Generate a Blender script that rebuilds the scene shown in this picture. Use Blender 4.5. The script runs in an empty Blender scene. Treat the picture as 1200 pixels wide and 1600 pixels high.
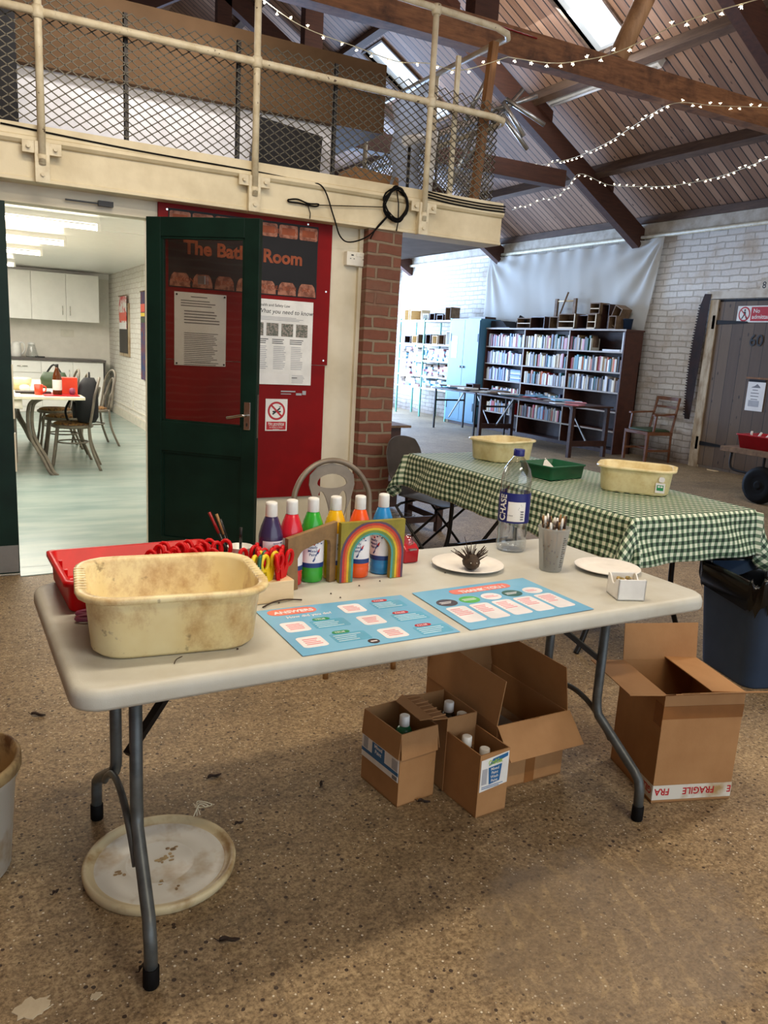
import bpy, bmesh, math, random
from mathutils import Vector, Matrix
from math import sin, cos, pi, radians, hypot
random.seed(7)
SC = bpy.context.scene
COL = SC.collection
V = Vector

# ---------------------------------------------------------------- camera
cam_d = bpy.data.cameras.new('camera'); cam = bpy.data.objects.new('camera', cam_d); COL.objects.link(cam)
cam_d.sensor_fit = 'AUTO'; cam_d.sensor_width = 36; cam_d.lens = 36*1221.0/1600
cam_d.clip_start = .05; cam_d.clip_end = 200
R_ = V((.8819, -.4682, .0559)); U_ = V((.0491, .2090, .9767)); F_ = R_.cross(U_) * -1
cam.matrix_world = Matrix(((R_.x, U_.x, -F_.x, 0), (R_.y, U_.y, -F_.y, 0), (R_.z, U_.z, -F_.z, 1.426), (0, 0, 0, 1)))
SC.camera = cam
# ---------------------------------------------------------------- light, exposure
vs = SC.view_settings
SC.display_settings.display_device = 'sRGB'
vs.view_transform = 'Standard'; vs.look = 'None'; vs.gamma = 1; vs.use_curve_mapping = False
vs.exposure = 0.0
w = bpy.data.worlds.new('daylight'); SC.world = w; w.use_nodes = True
bg = w.node_tree.nodes['Background']; bg.inputs[0].default_value = (.80, .90, 1, 1); bg.inputs[1].default_value = 2.2

def area(name, loc, target, sx, sy, power, col=(1, 1, 1), spread=180):
    d = bpy.data.lights.new(name, 'AREA'); d.shape = 'RECTANGLE'; d.size = sx; d.size_y = sy
    d.energy = power; d.color = col; d.spread = radians(spread)
    o = bpy.data.objects.new(name, d); COL.objects.link(o); o.location = loc
    o.rotation_euler = (V(target) - V(loc)).to_track_quat('-Z', 'Y').to_euler()
    return o
WARM = (1, .86, .66)
area('strip_light_near_table', (.9, 1.75, 3.6), (.9, 1.75, 0), 1.5, .2, 50, WARM)
area('strip_light_near_table_upper', (.9, 1.75, 3.66), (.9, 1.75, 9), 1.5, .2, 30, WARM)  # upward fill added above the strip to brighten the roof
area('strip_light_gallery', (1.2, 5.35, 3.6), (1.2, 5.9, 2.5), 1.5, .15, 14, (1, .96, .92))  # unseen fill light added to lift the white gallery wall
area('strip_light_right_upper', (5.2, 2.4, 3.76), (5.2, 2.4, 9), 1.5, .2, 90, (1, .9, .8))  # added upward fill, gives the right-hand roof boards more light
area('strip_light_middle_upper', (5.0, 7.5, 3.76), (5.0, 7.5, 9), 1.5, .2, 60, (1, .92, .84))  # added fill with no lamp under it, lights the middle of the roof
area('strip_light_entrance', (1.6, -.9, 3.7), (1.6, -.9, 0), 1.5, .2, 66, WARM)
area('strip_light_right', (5.2, 2.4, 3.7), (5.2, 2.4, 0), 1.5, .2, 60, (1, .88, .74))
area('strip_light_front_of_room', (.6, 3.0, 3.55), (.9, 4.6, 1.2), 1.5, .2, 26, WARM)
area('end_window_daylight', (6.3, 16.9, 1.9), (6.9, 10, -.6), 5.0, 2.9, 1350, (.44, .64, 1))
area('skylight_daylight', (6.1, 7.75, 5.3), (5.4, 7.75, 0), 1.6, .6, 75, (.85, .93, 1))
area('far_skylight_daylight', (6.0, 11.3, 5.3), (5.6, 11.3, 0), 1.6, .6, 75, (.85, .93, 1))

# ---------------------------------------------------------------- colour + materials
def lin(c): c = c/255; return c/12.92 if c <= .04045 else ((c+.055)/1.055)**2.4
def rgb(r, g, b): return (lin(r), lin(g), lin(b), 1)
MATS = {}
def newmat(name):
    m = bpy.data.materials.new(name); m.use_nodes = True; nt = m.node_tree; b = nt.nodes['Principled BSDF']; MATS[name] = m
    return m, nt, b
def N(nt, t, **kw):
    n = nt.nodes.new(t)
    for k, v in kw.items():
        if k.startswith('i'):
            key = int(k[1:]) if k[1:].isdigit() else k[2:]
            n.inputs[key].default_value = v
        else: setattr(n, k, v)
    return n
def ramp(nt, fac, stops, interp='LINEAR'):
    r = nt.nodes.new('ShaderNodeValToRGB'); r.color_ramp.interpolation = interp
    e = r.color_ramp.elements
    while len(e) < len(stops): e.new(.5)
    for k, (p, c) in enumerate(stops): e[k].position = p; e[k].color = c if len(c) == 4 else (*c, 1)
    nt.links.new(fac, r.inputs[0]); return r.outputs[0]
def mix(nt, fac, a, b, mode='MIX'):
    m = nt.nodes.new('ShaderNodeMix'); m.data_type = 'RGBA'; m.blend_type = mode
    for sock, val in ((m.inputs[0], fac), (m.inputs[6], a), (m.inputs[7], b)):
        if isinstance(val, (int, float)): sock.default_value = val
        elif isinstance(val, tuple): sock.default_value = val
        else: nt.links.new(val, sock)
    return m.outputs[2]
def mth(nt, op, a, b=0.0, clamp=False):
    m = nt.nodes.new('ShaderNodeMath'); m.operation = op; m.use_clamp = clamp
    for k, val in enumerate((a, b)):
        if isinstance(val, (int, float)): m.inputs[k].default_value = val
        else: nt.links.new(val, m.inputs[k])
    return m.outputs[0]
def coords(nt, scale=(1, 1, 1), loc=(0, 0, 0), kind='Object'):
    tc = nt.nodes.new('ShaderNodeTexCoord'); mp = nt.nodes.new('ShaderNodeMapping')
    mp.inputs['Scale'].default_value = scale; mp.inputs['Location'].default_value = loc
    nt.links.new(tc.outputs[kind], mp.inputs[0]); return mp.outputs[0]
def noise(nt, vec, scale, detail=4, rough=.6):
    n = nt.nodes.new('ShaderNodeTexNoise'); n.inputs['Scale'].default_value = scale
    n.inputs['Detail'].default_value = detail; n.inputs['Roughness'].default_value = rough
    nt.links.new(vec, n.inputs['Vector']); return n.outputs['Fac']
def bump(nt, b, h, strength=.3, dist=.01):
    n = nt.nodes.new('ShaderNodeBump'); n.inputs['Strength'].default_value = strength; n.inputs['Distance'].default_value = dist
    nt.links.new(h, n.inputs['Height']); nt.links.new(n.outputs[0], b.inputs['Normal'])
def simple(name, col, rough=.5, metal=0, col2=None, nscale=8, lo=.4, hi=.65, bstr=0, bscale=60, spec=.5, stretch=(1, 1, 1), coat=0):
    m, nt, b = newmat(name)
    b.inputs['Roughness'].default_value = rough; b.inputs['Metallic'].default_value = metal
    b.inputs['Specular IOR Level'].default_value = spec; b.inputs['Coat Weight'].default_value = coat
    v = coords(nt, stretch)
    if col2 is None: col2 = tuple(x*.86 for x in col[:3]) + (1,)
    f = noise(nt, v, nscale)
    nt.links.new(ramp(nt, f, [(lo, col), (hi, col2)]), b.inputs['Base Color'])
    if bstr: bump(nt, b, noise(nt, v, bscale, 3), bstr, .004)
    return m
def emis(name, col, s):
    m, nt, b = newmat(name); b.inputs['Base Color'].default_value = col
    b.inputs['Emission Color'].default_value = col; b.inputs['Emission Strength'].default_value = s; return m
def brick(name, c1, c2, mortar, plane, bw=.225, bh=.075, mort=.01, bstr=.6, dirty=None, rough=.8, blotch=None):
    m, nt, b = newmat(name); b.inputs['Roughness'].default_value = rough
    tc = nt.nodes.new('ShaderNodeTexCoord'); sp = nt.nodes.new('ShaderNodeSeparateXYZ'); cb = nt.nodes.new('ShaderNodeCombineXYZ')
    nt.links.new(tc.outputs['Object'], sp.inputs[0])
    ia, ib = {'xz': (0, 2), 'yz': (1, 2)}[plane]
    nt.links.new(sp.outputs[ia], cb.inputs[0]); nt.links.new(sp.outputs[ib], cb.inputs[1])
    nz = nt.nodes.new('ShaderNodeTexNoise'); nz.inputs['Scale'].default_value = 3.5; nt.links.new(tc.outputs['Object'], nz.inputs['Vector'])
    ma = nt.nodes.new('ShaderNodeVectorMath'); ma.operation = 'MULTIPLY_ADD'; ma.inputs[1].default_value = (.06, .05, 0)
    nt.links.new(nz.outputs['Color'], ma.inputs[0]); nt.links.new(cb.outputs[0], ma.inputs[2])
    bt = nt.nodes.new('ShaderNodeTexBrick'); nt.links.new(ma.outputs[0], bt.inputs['Vector'])
    bt.inputs['Scale'].default_value = 1; bt.inputs['Brick Width'].default_value = bw; bt.inputs['Row Height'].default_value = bh
    bt.inputs['Mortar Size'].default_value = mort; bt.inputs['Mortar Smooth'].default_value = .25
    bt.inputs['Color1'].default_value = c1; bt.inputs['Color2'].default_value = c2; bt.inputs['Mortar'].default_value = mortar
    col = bt.outputs['Color']
    n2 = noise(nt, tc.outputs['Object'], 2.2, 6)
    if blotch: col = mix(nt, ramp(nt, n2, [(.5, (0, 0, 0)), (.68, (1, 1, 1))]), col, blotch)
    if dirty:
        d = ramp(nt, mth(nt, 'ADD', sp.outputs[2], mth(nt, 'MULTIPLY', n2, .9)), [(.35, (1, 1, 1)), (1.15, (0, 0, 0))])
        col = mix(nt, d, col, dirty, 'MULTIPLY')
    n3 = noise(nt, tc.outputs['Object'], 30, 4)
    col = mix(nt, .5, col, ramp(nt, n3, [(.3, (.7, .7, .7)), (.7, (1.0, 1.0, 1.0))]), 'MULTIPLY')
    nt.links.new(col, b.inputs['Base Color'])
    h = mth(nt, 'ADD', mth(nt, 'MULTIPLY', bt.outputs['Fac'], -1), mth(nt, 'MULTIPLY', n3, .35))
    bump(nt, b, h, bstr, .012); return m
def planks(name, axis, pitch, ca, cb_, gap=(.01, .006, .005, 1), rough=.6, gw=.07, knots=True, grain=(2, 30)):
    m, nt, b = newmat(name); b.inputs['Roughness'].default_value = rough
    tc = nt.nodes.new('ShaderNodeTexCoord'); sp = nt.nodes.new('ShaderNodeSeparateXYZ'); nt.links.new(tc.outputs['Object'], sp.inputs[0])
    u = mth(nt, 'DIVIDE', sp.outputs[axis], pitch); fl = mth(nt, 'FLOOR', u); fr = mth(nt, 'FRACT', u)
    wn = nt.nodes.new('ShaderNodeTexWhiteNoise'); wn.noise_dimensions = '1D'; nt.links.new(fl, wn.inputs['W'])
    sc = [grain[0]]*3; sc[axis] = grain[1]
    v = coords(nt, tuple(sc)); g = noise(nt, v, 1, 5)
    k = mth(nt, 'ADD', mth(nt, 'MULTIPLY', wn.outputs['Value'], .55), mth(nt, 'MULTIPLY', g, .45))
    col = ramp(nt, k, [(.2, ca), (.8, cb_)])
    if knots:
        vo = nt.nodes.new('ShaderNodeTexVoronoi'); vo.inputs['Scale'].default_value = 1
        ks = [4]*3; ks[axis] = 9
        nt.links.new(coords(nt, tuple(ks)), vo.inputs['Vector'])
        col = mix(nt, ramp(nt, vo.outputs['Distance'], [(.06, (1, 1, 1)), (.13, (0, 0, 0))]), col, tuple(x*.3 for x in ca[:3])+(1,))
    e = mth(nt, 'LESS_THAN', mth(nt, 'MINIMUM', fr, mth(nt, 'SUBTRACT', 1, fr)), gw)
    col = mix(nt, e, col, gap); nt.links.new(col, b.inputs['Base Color'])
    bump(nt, b, mth(nt, 'SUBTRACT', mth(nt, 'MULTIPLY', g, .15), e), .5, .01); return m
def wood(name, c1, c2, rough=.5, sc=(3, 3, 30), stain=None):
    m, nt, b = newmat(name); b.inputs['Roughness'].default_value = rough
    g = noise(nt, coords(nt, sc), 1.5, 6, .7); col = ramp(nt, g, [(.3, c1), (.7, c2)])
    if stain: col = mix(nt, ramp(nt, noise(nt, coords(nt), 5, 5), [(.5, (0, 0, 0)), (.7, (.8, .8, .8))]), col, stain)
    nt.links.new(col, b.inputs['Base Color']); bump(nt, b, g, .15, .004); return m

# floor: rough concrete with pebbles, cracks, a damp smooth patch
m, nt, b = newmat('concrete')
v = coords(nt)
big = noise(nt, v, .9, 5, .6); mid = noise(nt, v, 7, 6, .7); fine = noise(nt, v, 90, 4, .7)
col = ramp(nt, big, [(.35, rgb(160, 140, 110)), (.65, rgb(198, 176, 140))])
col = mix(nt, .55, col, ramp(nt, mid, [(.3, rgb(150, 140, 125)), (.7, rgb(255, 250, 240))]), 'MULTIPLY')
col = mix(nt, .85, col, ramp(nt, fine, [(.36, (.30, .25, .2)), (.58, (1, 1, 1))]), 'MULTIPLY')
fine2 = noise(nt, v, 34, 5, .75)
col = mix(nt, .7, col, ramp(nt, fine2, [(.36, (.45, .38, .31)), (.60, (1.1, 1.1, 1.08))]), 'MULTIPLY')
vo = nt.nodes.new('ShaderNodeTexVoronoi'); vo.inputs['Scale'].default_value = 130; nt.links.new(v, vo.inputs['Vector'])
sz = nt.nodes.new('ShaderNodeSeparateColor'); nt.links.new(vo.outputs['Color'], sz.inputs[0])
thr = mth(nt, 'MULTIPLY', mth(nt, 'POWER', sz.outputs[0], 3.2), .42)
peb = mth(nt, 'LESS_THAN', vo.outputs['Distance'], thr)
pc = ramp(nt, sz.outputs[1], [(0, rgb(92, 76, 60)), (.16, rgb(130, 106, 80)), (.5, rgb(215, 205, 185)), (.8, rgb(170, 150, 120))], 'CONSTANT')
col = mix(nt, peb, col, pc)
vo2 = nt.nodes.new('ShaderNodeTexVoronoi'); vo2.inputs['Scale'].default_value = 60; nt.links.new(v, vo2.inputs['Vector'])
s2 = nt.nodes.new('ShaderNodeSeparateColor'); nt.links.new(vo2.outputs['Color'], s2.inputs[0])
hol = mth(nt, 'LESS_THAN', vo2.outputs['Distance'], mth(nt, 'MULTIPLY', mth(nt, 'POWER', s2.outputs[2], 9), .34))
col = mix(nt, hol, col, rgb(58, 42, 30))
# damp, worn patch with ridges
pv = coords(nt, (1/.42, 1/.34, 1), (-1.42/.42, -1.22/.34, 0))
ln = nt.nodes.new('ShaderNodeVectorMath'); ln.operation = 'LENGTH'; nt.links.new(pv, ln.inputs[0])
pm = mth(nt, 'ADD', ln.outputs['Value'], mth(nt, 'MULTIPLY', mth(nt, 'SUBTRACT', mid, .5), 1.3))
pmask = ramp(nt, pm, [(.75, (1, 1, 1)), (1.0, (0, 0, 0))])
wv = nt.nodes.new('ShaderNodeTexWave'); wv.inputs['Scale'].default_value = 4.2; wv.inputs['Distortion'].default_value = 9; wv.inputs['Detail'].default_value = 3
mp = nt.nodes.new('ShaderNodeMapping'); mp.inputs['Rotation'].default_value = (0, 0, radians(15)); nt.links.new(v, mp.inputs[0]); nt.links.new(mp.outputs[0], wv.inputs['Vector'])
rid = ramp(nt, wv.outputs['Fac'], [(.80, (0, 0, 0)), (.93, (1, 1, 1))])
rid = mth(nt, 'MULTIPLY', rid, ramp(nt, mid, [(.45, (0, 0, 0)), (.55, (1, 1, 1))]))
pcol = mix(nt, rid, mix(nt, .55, rgb(120, 106, 90), col), mix(nt, .3, col, rgb(190, 168, 130)))
pcol = mix(nt, .25, pcol, rgb(122, 108, 90))
col = mix(nt, mth(nt, 'MULTIPLY', pmask, .9), col, pcol)
# cracks: warped voronoi edges, large
vo3 = nt.nodes.new('ShaderNodeTexVoronoi'); vo3.feature = 'DISTANCE_TO_EDGE'; vo3.inputs['Scale'].default_value = .3
nv = nt.nodes.new('ShaderNodeTexNoise'); nv.inputs['Scale'].default_value = 3; nv.inputs['Detail'].default_value = 6; nt.links.new(v, nv.inputs['Vector'])
ad = nt.nodes.new('ShaderNodeVectorMath'); ad.operation = 'MULTIPLY_ADD'; ad.inputs[1].default_value = (.35, .35, 0); nt.links.new(nv.outputs['Color'], ad.inputs[0]); nt.links.new(v, ad.inputs[2])
nt.links.new(ad.outputs[0], vo3.inputs['Vector'])
crk = mth(nt, 'LESS_THAN', vo3.outputs['Distance'], .0022)
col = mix(nt, mth(nt, 'MULTIPLY', crk, .25), col, rgb(80, 66, 52))
nt.links.new(col, b.inputs['Base Color'])
nt.links.new(ramp(nt, pmask, [(0, (.62, .62, .62)), (1, (.42, .42, .42))]), b.inputs['Roughness'])
hh = mth(nt, 'ADD', mth(nt, 'ADD', mth(nt, 'MULTIPLY', fine, .5), mth(nt, 'MULTIPLY', mid, .5)), mth(nt, 'MULTIPLY', peb, .5))
hh = mth(nt, 'SUBTRACT', hh, mth(nt, 'ADD', mth(nt, 'MULTIPLY', hol, .8), crk))
bump(nt, b, hh, .6, .006)

brick('white_brick', rgb(232, 228, 220), rgb(218, 212, 204), rgb(192, 184, 172), 'yz', .29, .088, .009, 1.0, dirty=rgb(140, 118, 96), blotch=rgb(196, 180, 160))
brick('white_brick_x', rgb(240, 237, 228), rgb(232, 228, 218), rgb(215, 208, 196), 'yz', .225, .075, .008, .3)
brick('white_brick_y', rgb(232, 228, 218), rgb(222, 218, 208), rgb(205, 198, 186), 'xz', .225, .075, .008, .4)
brick('red_brick', rgb(136, 84, 66), rgb(112, 68, 54), rgb(140, 124, 104), 'xz', .235, .078, .010, .8, rough=.9, blotch=rgb(122, 88, 72))
planks('roof_boards', 1, .118, rgb(124, 92, 72), rgb(178, 142, 116))
planks('door_boards', 1, .17, rgb(84, 66, 50), rgb(108, 88, 66), gw=.02, grain=(3, 18))
wood('beam_wood', rgb(104, 66, 40), rgb(156, 106, 68), .65, (4, 12, 30), stain=rgb(60, 34, 22))
wood('truss_wood', rgb(56, 30, 20), rgb(82, 46, 30), .7, (3, 10, 30))
wood('purlin_wood', rgb(66, 46, 34), rgb(104, 80, 60), .7, (12, 2, 12))
wood('pole_wood', rgb(150, 108, 70), rgb(190, 148, 106), .6, (14, 14, 2), stain=rgb(110, 78, 50))
wood('post_wood', rgb(104, 66, 34), rgb(150, 104, 56), .6, (20, 20, 3))
wood('dark_wood', rgb(50, 30, 24), rgb(74, 46, 36), .45, (8, 8, 14))
wood('case_wood', rgb(62, 32, 22), rgb(88, 48, 32), .4, (6, 6, 8))
wood('chair_wood', rgb(96, 58, 36), rgb(132, 84, 52), .45, (6, 6, 14))
wood('box_wood', rgb(92, 70, 50), rgb(140, 112, 82), .7, (8, 8, 8))
wood('pale_wood', rgb(222, 196, 150), rgb(236, 212, 170), .5, (4, 12, 16))
wood('ply', rgb(140, 104, 62), rgb(168, 130, 82), .6, (10, 10, 10), stain=rgb(110, 80, 48))
wood('stain_wood', rgb(110, 84, 54), rgb(150, 116, 74), .6, (10, 3, 10))
simple('cream_paint', rgb(226, 214, 182), .5, col2=rgb(204, 190, 156), nscale=3, bstr=.15)
simple('cream_wall', rgb(226, 218, 196), .6, col2=rgb(206, 196, 170), nscale=2.2, bstr=.1)
m = simple('chip_paint', rgb(224, 214, 186), .45, col2=rgb(204, 190, 158), nscale=14)
nt = m.node_tree; b = nt.nodes['Principled BSDF']; ol = b.inputs['Base Color'].links[0].from_socket
nt.links.new(mix(nt, ramp(nt, noise(nt, coords(nt), 22, 4), [(.66, (0, 0, 0)), (.69, (1, 1, 1))]), ol, rgb(92, 74, 56)), b.inputs['Base Color'])
simple('green_paint', rgb(16, 42, 34), .45, col2=rgb(10, 32, 26), nscale=4, bstr=.05, spec=.22)
simple('red_board', rgb(134, 10, 12), .5, col2=rgb(118, 8, 10), nscale=3, spec=.15)
simple('black_board', rgb(34, 32, 34), .5, spec=.2)
simple('sign_brown', rgb(158, 84, 56), .6, col2=rgb(132, 70, 48), nscale=10, spec=.2)
simple('brick_print', rgb(170, 116, 96), .6, col2=rgb(120, 74, 60), nscale=30, lo=.42, hi=.6, spec=.2)
simple('white_paper', rgb(236, 236, 234), .5, col2=rgb(228, 228, 226))
simple('print_grey', rgb(120, 120, 124), .6)
simple('print_light', rgb(176, 178, 184), .6)
simple('print_black', rgb(24, 24, 26), .5)
simple('print_red', rgb(186, 20, 34), .45)
simple('white_plastic', rgb(238, 238, 234), .35)
simple('cream_plastic', rgb(236, 228, 200), .35)
simple('chrome', rgb(214, 210, 204), .22, 1)
simple('steel', rgb(160, 160, 158), .35, 1)
simple('galv', rgb(190, 195, 200), .3, .9, col2=rgb(150, 155, 160))
simple('black_metal', rgb(26, 24, 24), .4, .3)
simple('slot_metal', rgb(62, 58, 56), .5, .6)
simple('mesh_metal', rgb(92, 86, 72), .5, .3)
simple('table_leg', rgb(92, 96, 96), .42, .35, col2=rgb(76, 80, 80), nscale=20)
simple('black_rubber', rgb(14, 13, 13), .7, spec=.15)
simple('table_plastic', rgb(200, 200, 190), .5, col2=rgb(188, 185, 171), nscale=5, bstr=.1, bscale=400)
m = simple('tub_plastic', rgb(242, 228, 180), .38, col2=rgb(228, 206, 148), nscale=4)
nt = m.node_tree; b = nt.nodes['Principled BSDF']; ol = b.inputs['Base Color'].links[0].from_socket
s1 = mix(nt, ramp(nt, noise(nt, coords(nt, (1, 1, .8)), 9, 7, .7), [(.50, (0, 0, 0)), (.70, (.75, .75, .75))]), ol, rgb(170, 116, 56))
nt.links.new(mix(nt, ramp(nt, noise(nt, coords(nt), 24, 3), [(.66, (0, 0, 0)), (.74, (.7, .7, .7))]), s1, rgb(96, 66, 34)), b.inputs['Base Color'])
simple('tub_clean', rgb(240, 226, 178), .38, col2=rgb(222, 202, 146), nscale=16)
simple('red_plastic', rgb(212, 14, 20), .4, col2=rgb(190, 10, 16), spec=.25)
simple('dark_red_plastic', rgb(176, 12, 30), .3)
simple('green_plastic', rgb(10, 92, 56), .4)
simple('purple_plastic', rgb(150, 70, 100), .4)
simple('yellow_plastic', rgb(240, 206, 30), .35)
simple('dkgreen_plastic', rgb(24, 92, 70), .35)
simple('white_dirty', rgb(216, 214, 204), .4, col2=rgb(168, 140, 92), nscale=7, lo=.52, hi=.72)
simple('bucket_dirt', rgb(176, 150, 104), .6, col2=rgb(92, 60, 30), nscale=12, lo=.42, hi=.6)
simple('card', rgb(172, 128, 82), .75, col2=rgb(158, 114, 70), nscale=4, bstr=.1, bscale=120)
simple('card_in', rgb(150, 108, 68), .8, col2=rgb(136, 96, 58), nscale=4)
simple('card_edge', rgb(190, 152, 108), .8)
simple('packing_tape', rgb(146, 96, 52), .25)
simple('bin_blue', rgb(46, 66, 92), .5, col2=rgb(38, 56, 80), nscale=4)
simple('bin_bag', rgb(8, 8, 9), .18, spec=.45)
simple('lid_rim', rgb(208, 194, 156), .45, col2=rgb(150, 118, 70), nscale=9, lo=.5, hi=.7)
simple('taupe_metal', rgb(134, 122, 106), .4, .2, col2=rgb(118, 106, 92))
simple('chair_grey', rgb(120, 112, 98), .45, .1, col2=rgb(94, 86, 76))
simple('seat_fabric', rgb(150, 110, 60), .9, col2=rgb(84, 54, 34), nscale=40, lo=.45, hi=.55)
simple('plastic_chair', rgb(72, 64, 58), .42, col2=rgb(62, 55, 50))
simple('cab_blue', rgb(84, 134, 158), .4, col2=rgb(76, 124, 150), nscale=2)
simple('shelf_green', rgb(120, 200, 190), .4)
simple('leather_green', rgb(52, 70, 44), .5)
simple('saw_rust', rgb(52, 30, 22), .7, .4, col2=rgb(36, 22, 18))
simple('iron', rgb(28, 26, 26), .6, .5)
simple('lintel_paint', rgb(206, 198, 182), .6, col2=rgb(178, 164, 142), nscale=6)
simple('frame_paint', rgb(196, 180, 152), .7, col2=rgb(150, 126, 96), nscale=12, stretch=(1, 1, .3))
simple('kitchen_white', rgb(248, 247, 242), .3, col2=rgb(244, 243, 238))
simple('worktop', rgb(96, 90, 88), .4)
simple('kitchen_wall', rgb(246, 242, 232), .6, col2=rgb(240, 236, 226))
simple('kitchen_floor', rgb(160, 174, 166), .25, col2=rgb(134, 154, 150), nscale=2.4, bstr=.03, bscale=10, stretch=(.4, 1.6, 1))
simple('socket_white', rgb(232, 228, 214), .35)
simple('brown_board', rgb(104, 78, 52), .7, col2=rgb(92, 68, 44), nscale=2, spec=.2)
simple('mezz_white', rgb(240, 238, 240), .7)
simple('soffit', rgb(172, 172, 176), .7)
simple('black_plastic', rgb(22, 22, 24), .4)
simple('black_fabric', rgb(20, 20, 24), .8, bstr=.3)
simple('orange_red', rgb(232, 70, 40), .35)
simple('cloth_white', rgb(236, 230, 214), .8)
simple('amber_bottle', rgb(90, 44, 16), .15)
simple('blue_cloth', rgb(40, 66, 110), .8, col2=rgb(120, 60, 60), nscale=8)
simple('poster_multi', rgb(226, 222, 216), .6, col2=rgb(206, 60, 66), nscale=7, lo=.48, hi=.56)
simple('clay', rgb(66, 48, 30), .75, col2=rgb(40, 28, 20), nscale=30, bstr=.5)
simple('twig', rgb(56, 38, 26), .8)
simple('leaf', rgb(50, 34, 24), .8)
simple('plate_paper', rgb(240, 236, 228), .6)
simple('poster_blue', rgb(126, 190, 226), .22, col2=rgb(114, 178, 218), nscale=5)
simple('poster_blue_light', rgb(100, 178, 214), .22)
simple('coral', rgb(238, 128, 108), .3)
simple('poster_white', rgb(244, 242, 246), .25)
simple('poster_green', rgb(44, 150, 96), .3)
simple('poster_lime', rgb(90, 190, 80), .3)
simple('poster_dkgreen', rgb(44, 100, 88), .3)
simple('poster_brown', rgb(70, 58, 60), .3)
simple('pink_text', rgb(226, 140, 150), .4)
simple('pale_text', rgb(190, 224, 240), .4)
simple('label_blue', rgb(28, 60, 124), .4)
simple('label_navy', rgb(26, 34, 110), .35)
simple('box_label_blue', rgb(36, 104, 160), .4)
simple('lime_text', rgb(160, 200, 60), .4)
simple('photo_print', rgb(90, 96, 84), .5, col2=rgb(150, 140, 130), nscale=90, lo=.45, hi=.55)
simple('wire_white', rgb(226, 220, 190), .5)
simple('red_cable', rgb(150, 20, 24), .4)
simple('shelf_edge', rgb(176, 164, 150), .5)
simple('skirt', rgb(222, 216, 200), .5)
simple('crumbs', rgb(210, 176, 110), .7, col2=rgb(80, 90, 50), nscale=60, bstr=.6)
simple('bin_rim', rgb(40, 60, 84), .5)
simple('window_frame', rgb(200, 205, 205), .5)
simple('plaster_patch', rgb(206, 192, 164), .8, bstr=.6)
simple('rack_grey', rgb(140, 146, 150), .4, .3)
emis('tube_glow', (1, .90, .74, 1), 16)
emis('fairy_glow', (1, .86, .62, 1), 9)
for nm, c in (('purple', rgb(58, 46, 84)), ('red', rgb(214, 34, 52)), ('green', rgb(50, 168, 50)), ('yellow', rgb(244, 186, 24)), ('orange', rgb(246, 92, 30)), ('blue', rgb(40, 140, 206)), ('teal', rgb(30, 120, 84)), ('black', rgb(30, 26, 30))):
    simple('paint_'+nm, c, .25, col2=tuple(x*.9 for x in c[:3])+(1,), nscale=3, coat=.3)
for nm, c in (('r0', rgb(92, 66, 92)), ('r1', rgb(200, 52, 40)), ('r2', rgb(224, 110, 34)), ('r3', rgb(222, 182, 36)), ('r4', rgb(112, 142, 62)), ('r5', rgb(74, 152, 148)), ('rc', rgb(150, 136, 34))):
    simple('rainbow_'+nm, c, .55, col2=tuple(x*.75 for x in c[:3])+(1,), nscale=30)
# book covers take the object's own colour
m, nt, b = newmat('book_cover'); oi = nt.nodes.new('ShaderNodeObjectInfo'); nt.links.new(oi.outputs['Color'], b.inputs['Base Color']); b.inputs['Roughness'].default_value = .4
simple('book_pages', rgb(222, 212, 190), .8)
# gingham from the cloth's own UVs
m, nt, b = newmat('gingham'); b.inputs['Roughness'].default_value = .55
tc = nt.nodes.new('ShaderNodeTexCoord'); sp = nt.nodes.new('ShaderNodeSeparateXYZ'); nt.links.new(tc.outputs['UV'], sp.inputs[0])
P_ = .036
a = mth(nt, 'LESS_THAN', mth(nt, 'FRACT', mth(nt, 'DIVIDE', sp.outputs[0], P_)), .5)
c = mth(nt, 'LESS_THAN', mth(nt, 'FRACT', mth(nt, 'DIVIDE', sp.outputs[1], P_)), .5)
nt.links.new(ramp(nt, mth(nt, 'DIVIDE', mth(nt, 'ADD', a, c), 2.0), [(0, rgb(230, 237, 214)), (.34, rgb(116, 142, 114)), (.84, rgb(24, 50, 34))], 'CONSTANT'), b.inputs['Base Color'])
# glass, clear and sheet plastics
def glassy(name, col, tr, rough=.05, gl=.12):
    m, nt, b = newmat(name); nt.nodes.remove(b); out = nt.nodes['Material Output']
    t = nt.nodes.new('ShaderNodeBsdfTransparent'); t.inputs[0].default_value = col
    g = nt.nodes.new('ShaderNodeBsdfGlossy'); g.inputs['Roughness'].default_value = rough
    lw = nt.nodes.new('ShaderNodeLayerWeight'); lw.inputs[0].default_value = .35
    f = mth(nt, 'ADD', mth(nt, 'MULTIPLY', lw.outputs['Facing'], tr), gl)
    ms = nt.nodes.new('ShaderNodeMixShader'); nt.links.new(f, ms.inputs[0]); nt.links.new(t.outputs[0], ms.inputs[1]); nt.links.new(g.outputs[0], ms.inputs[2])
    nt.links.new(ms.outputs[0], out.inputs[0]); return m
glassy('door_glass', (.82, .80, .76, 1), .25, .03, .05)
glassy('window_glass', (.95, .97, 1, 1), .1, .03, .03)
glassy('clear_plastic', (.92, .95, .96, 1), .75, .10, .10)
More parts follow.
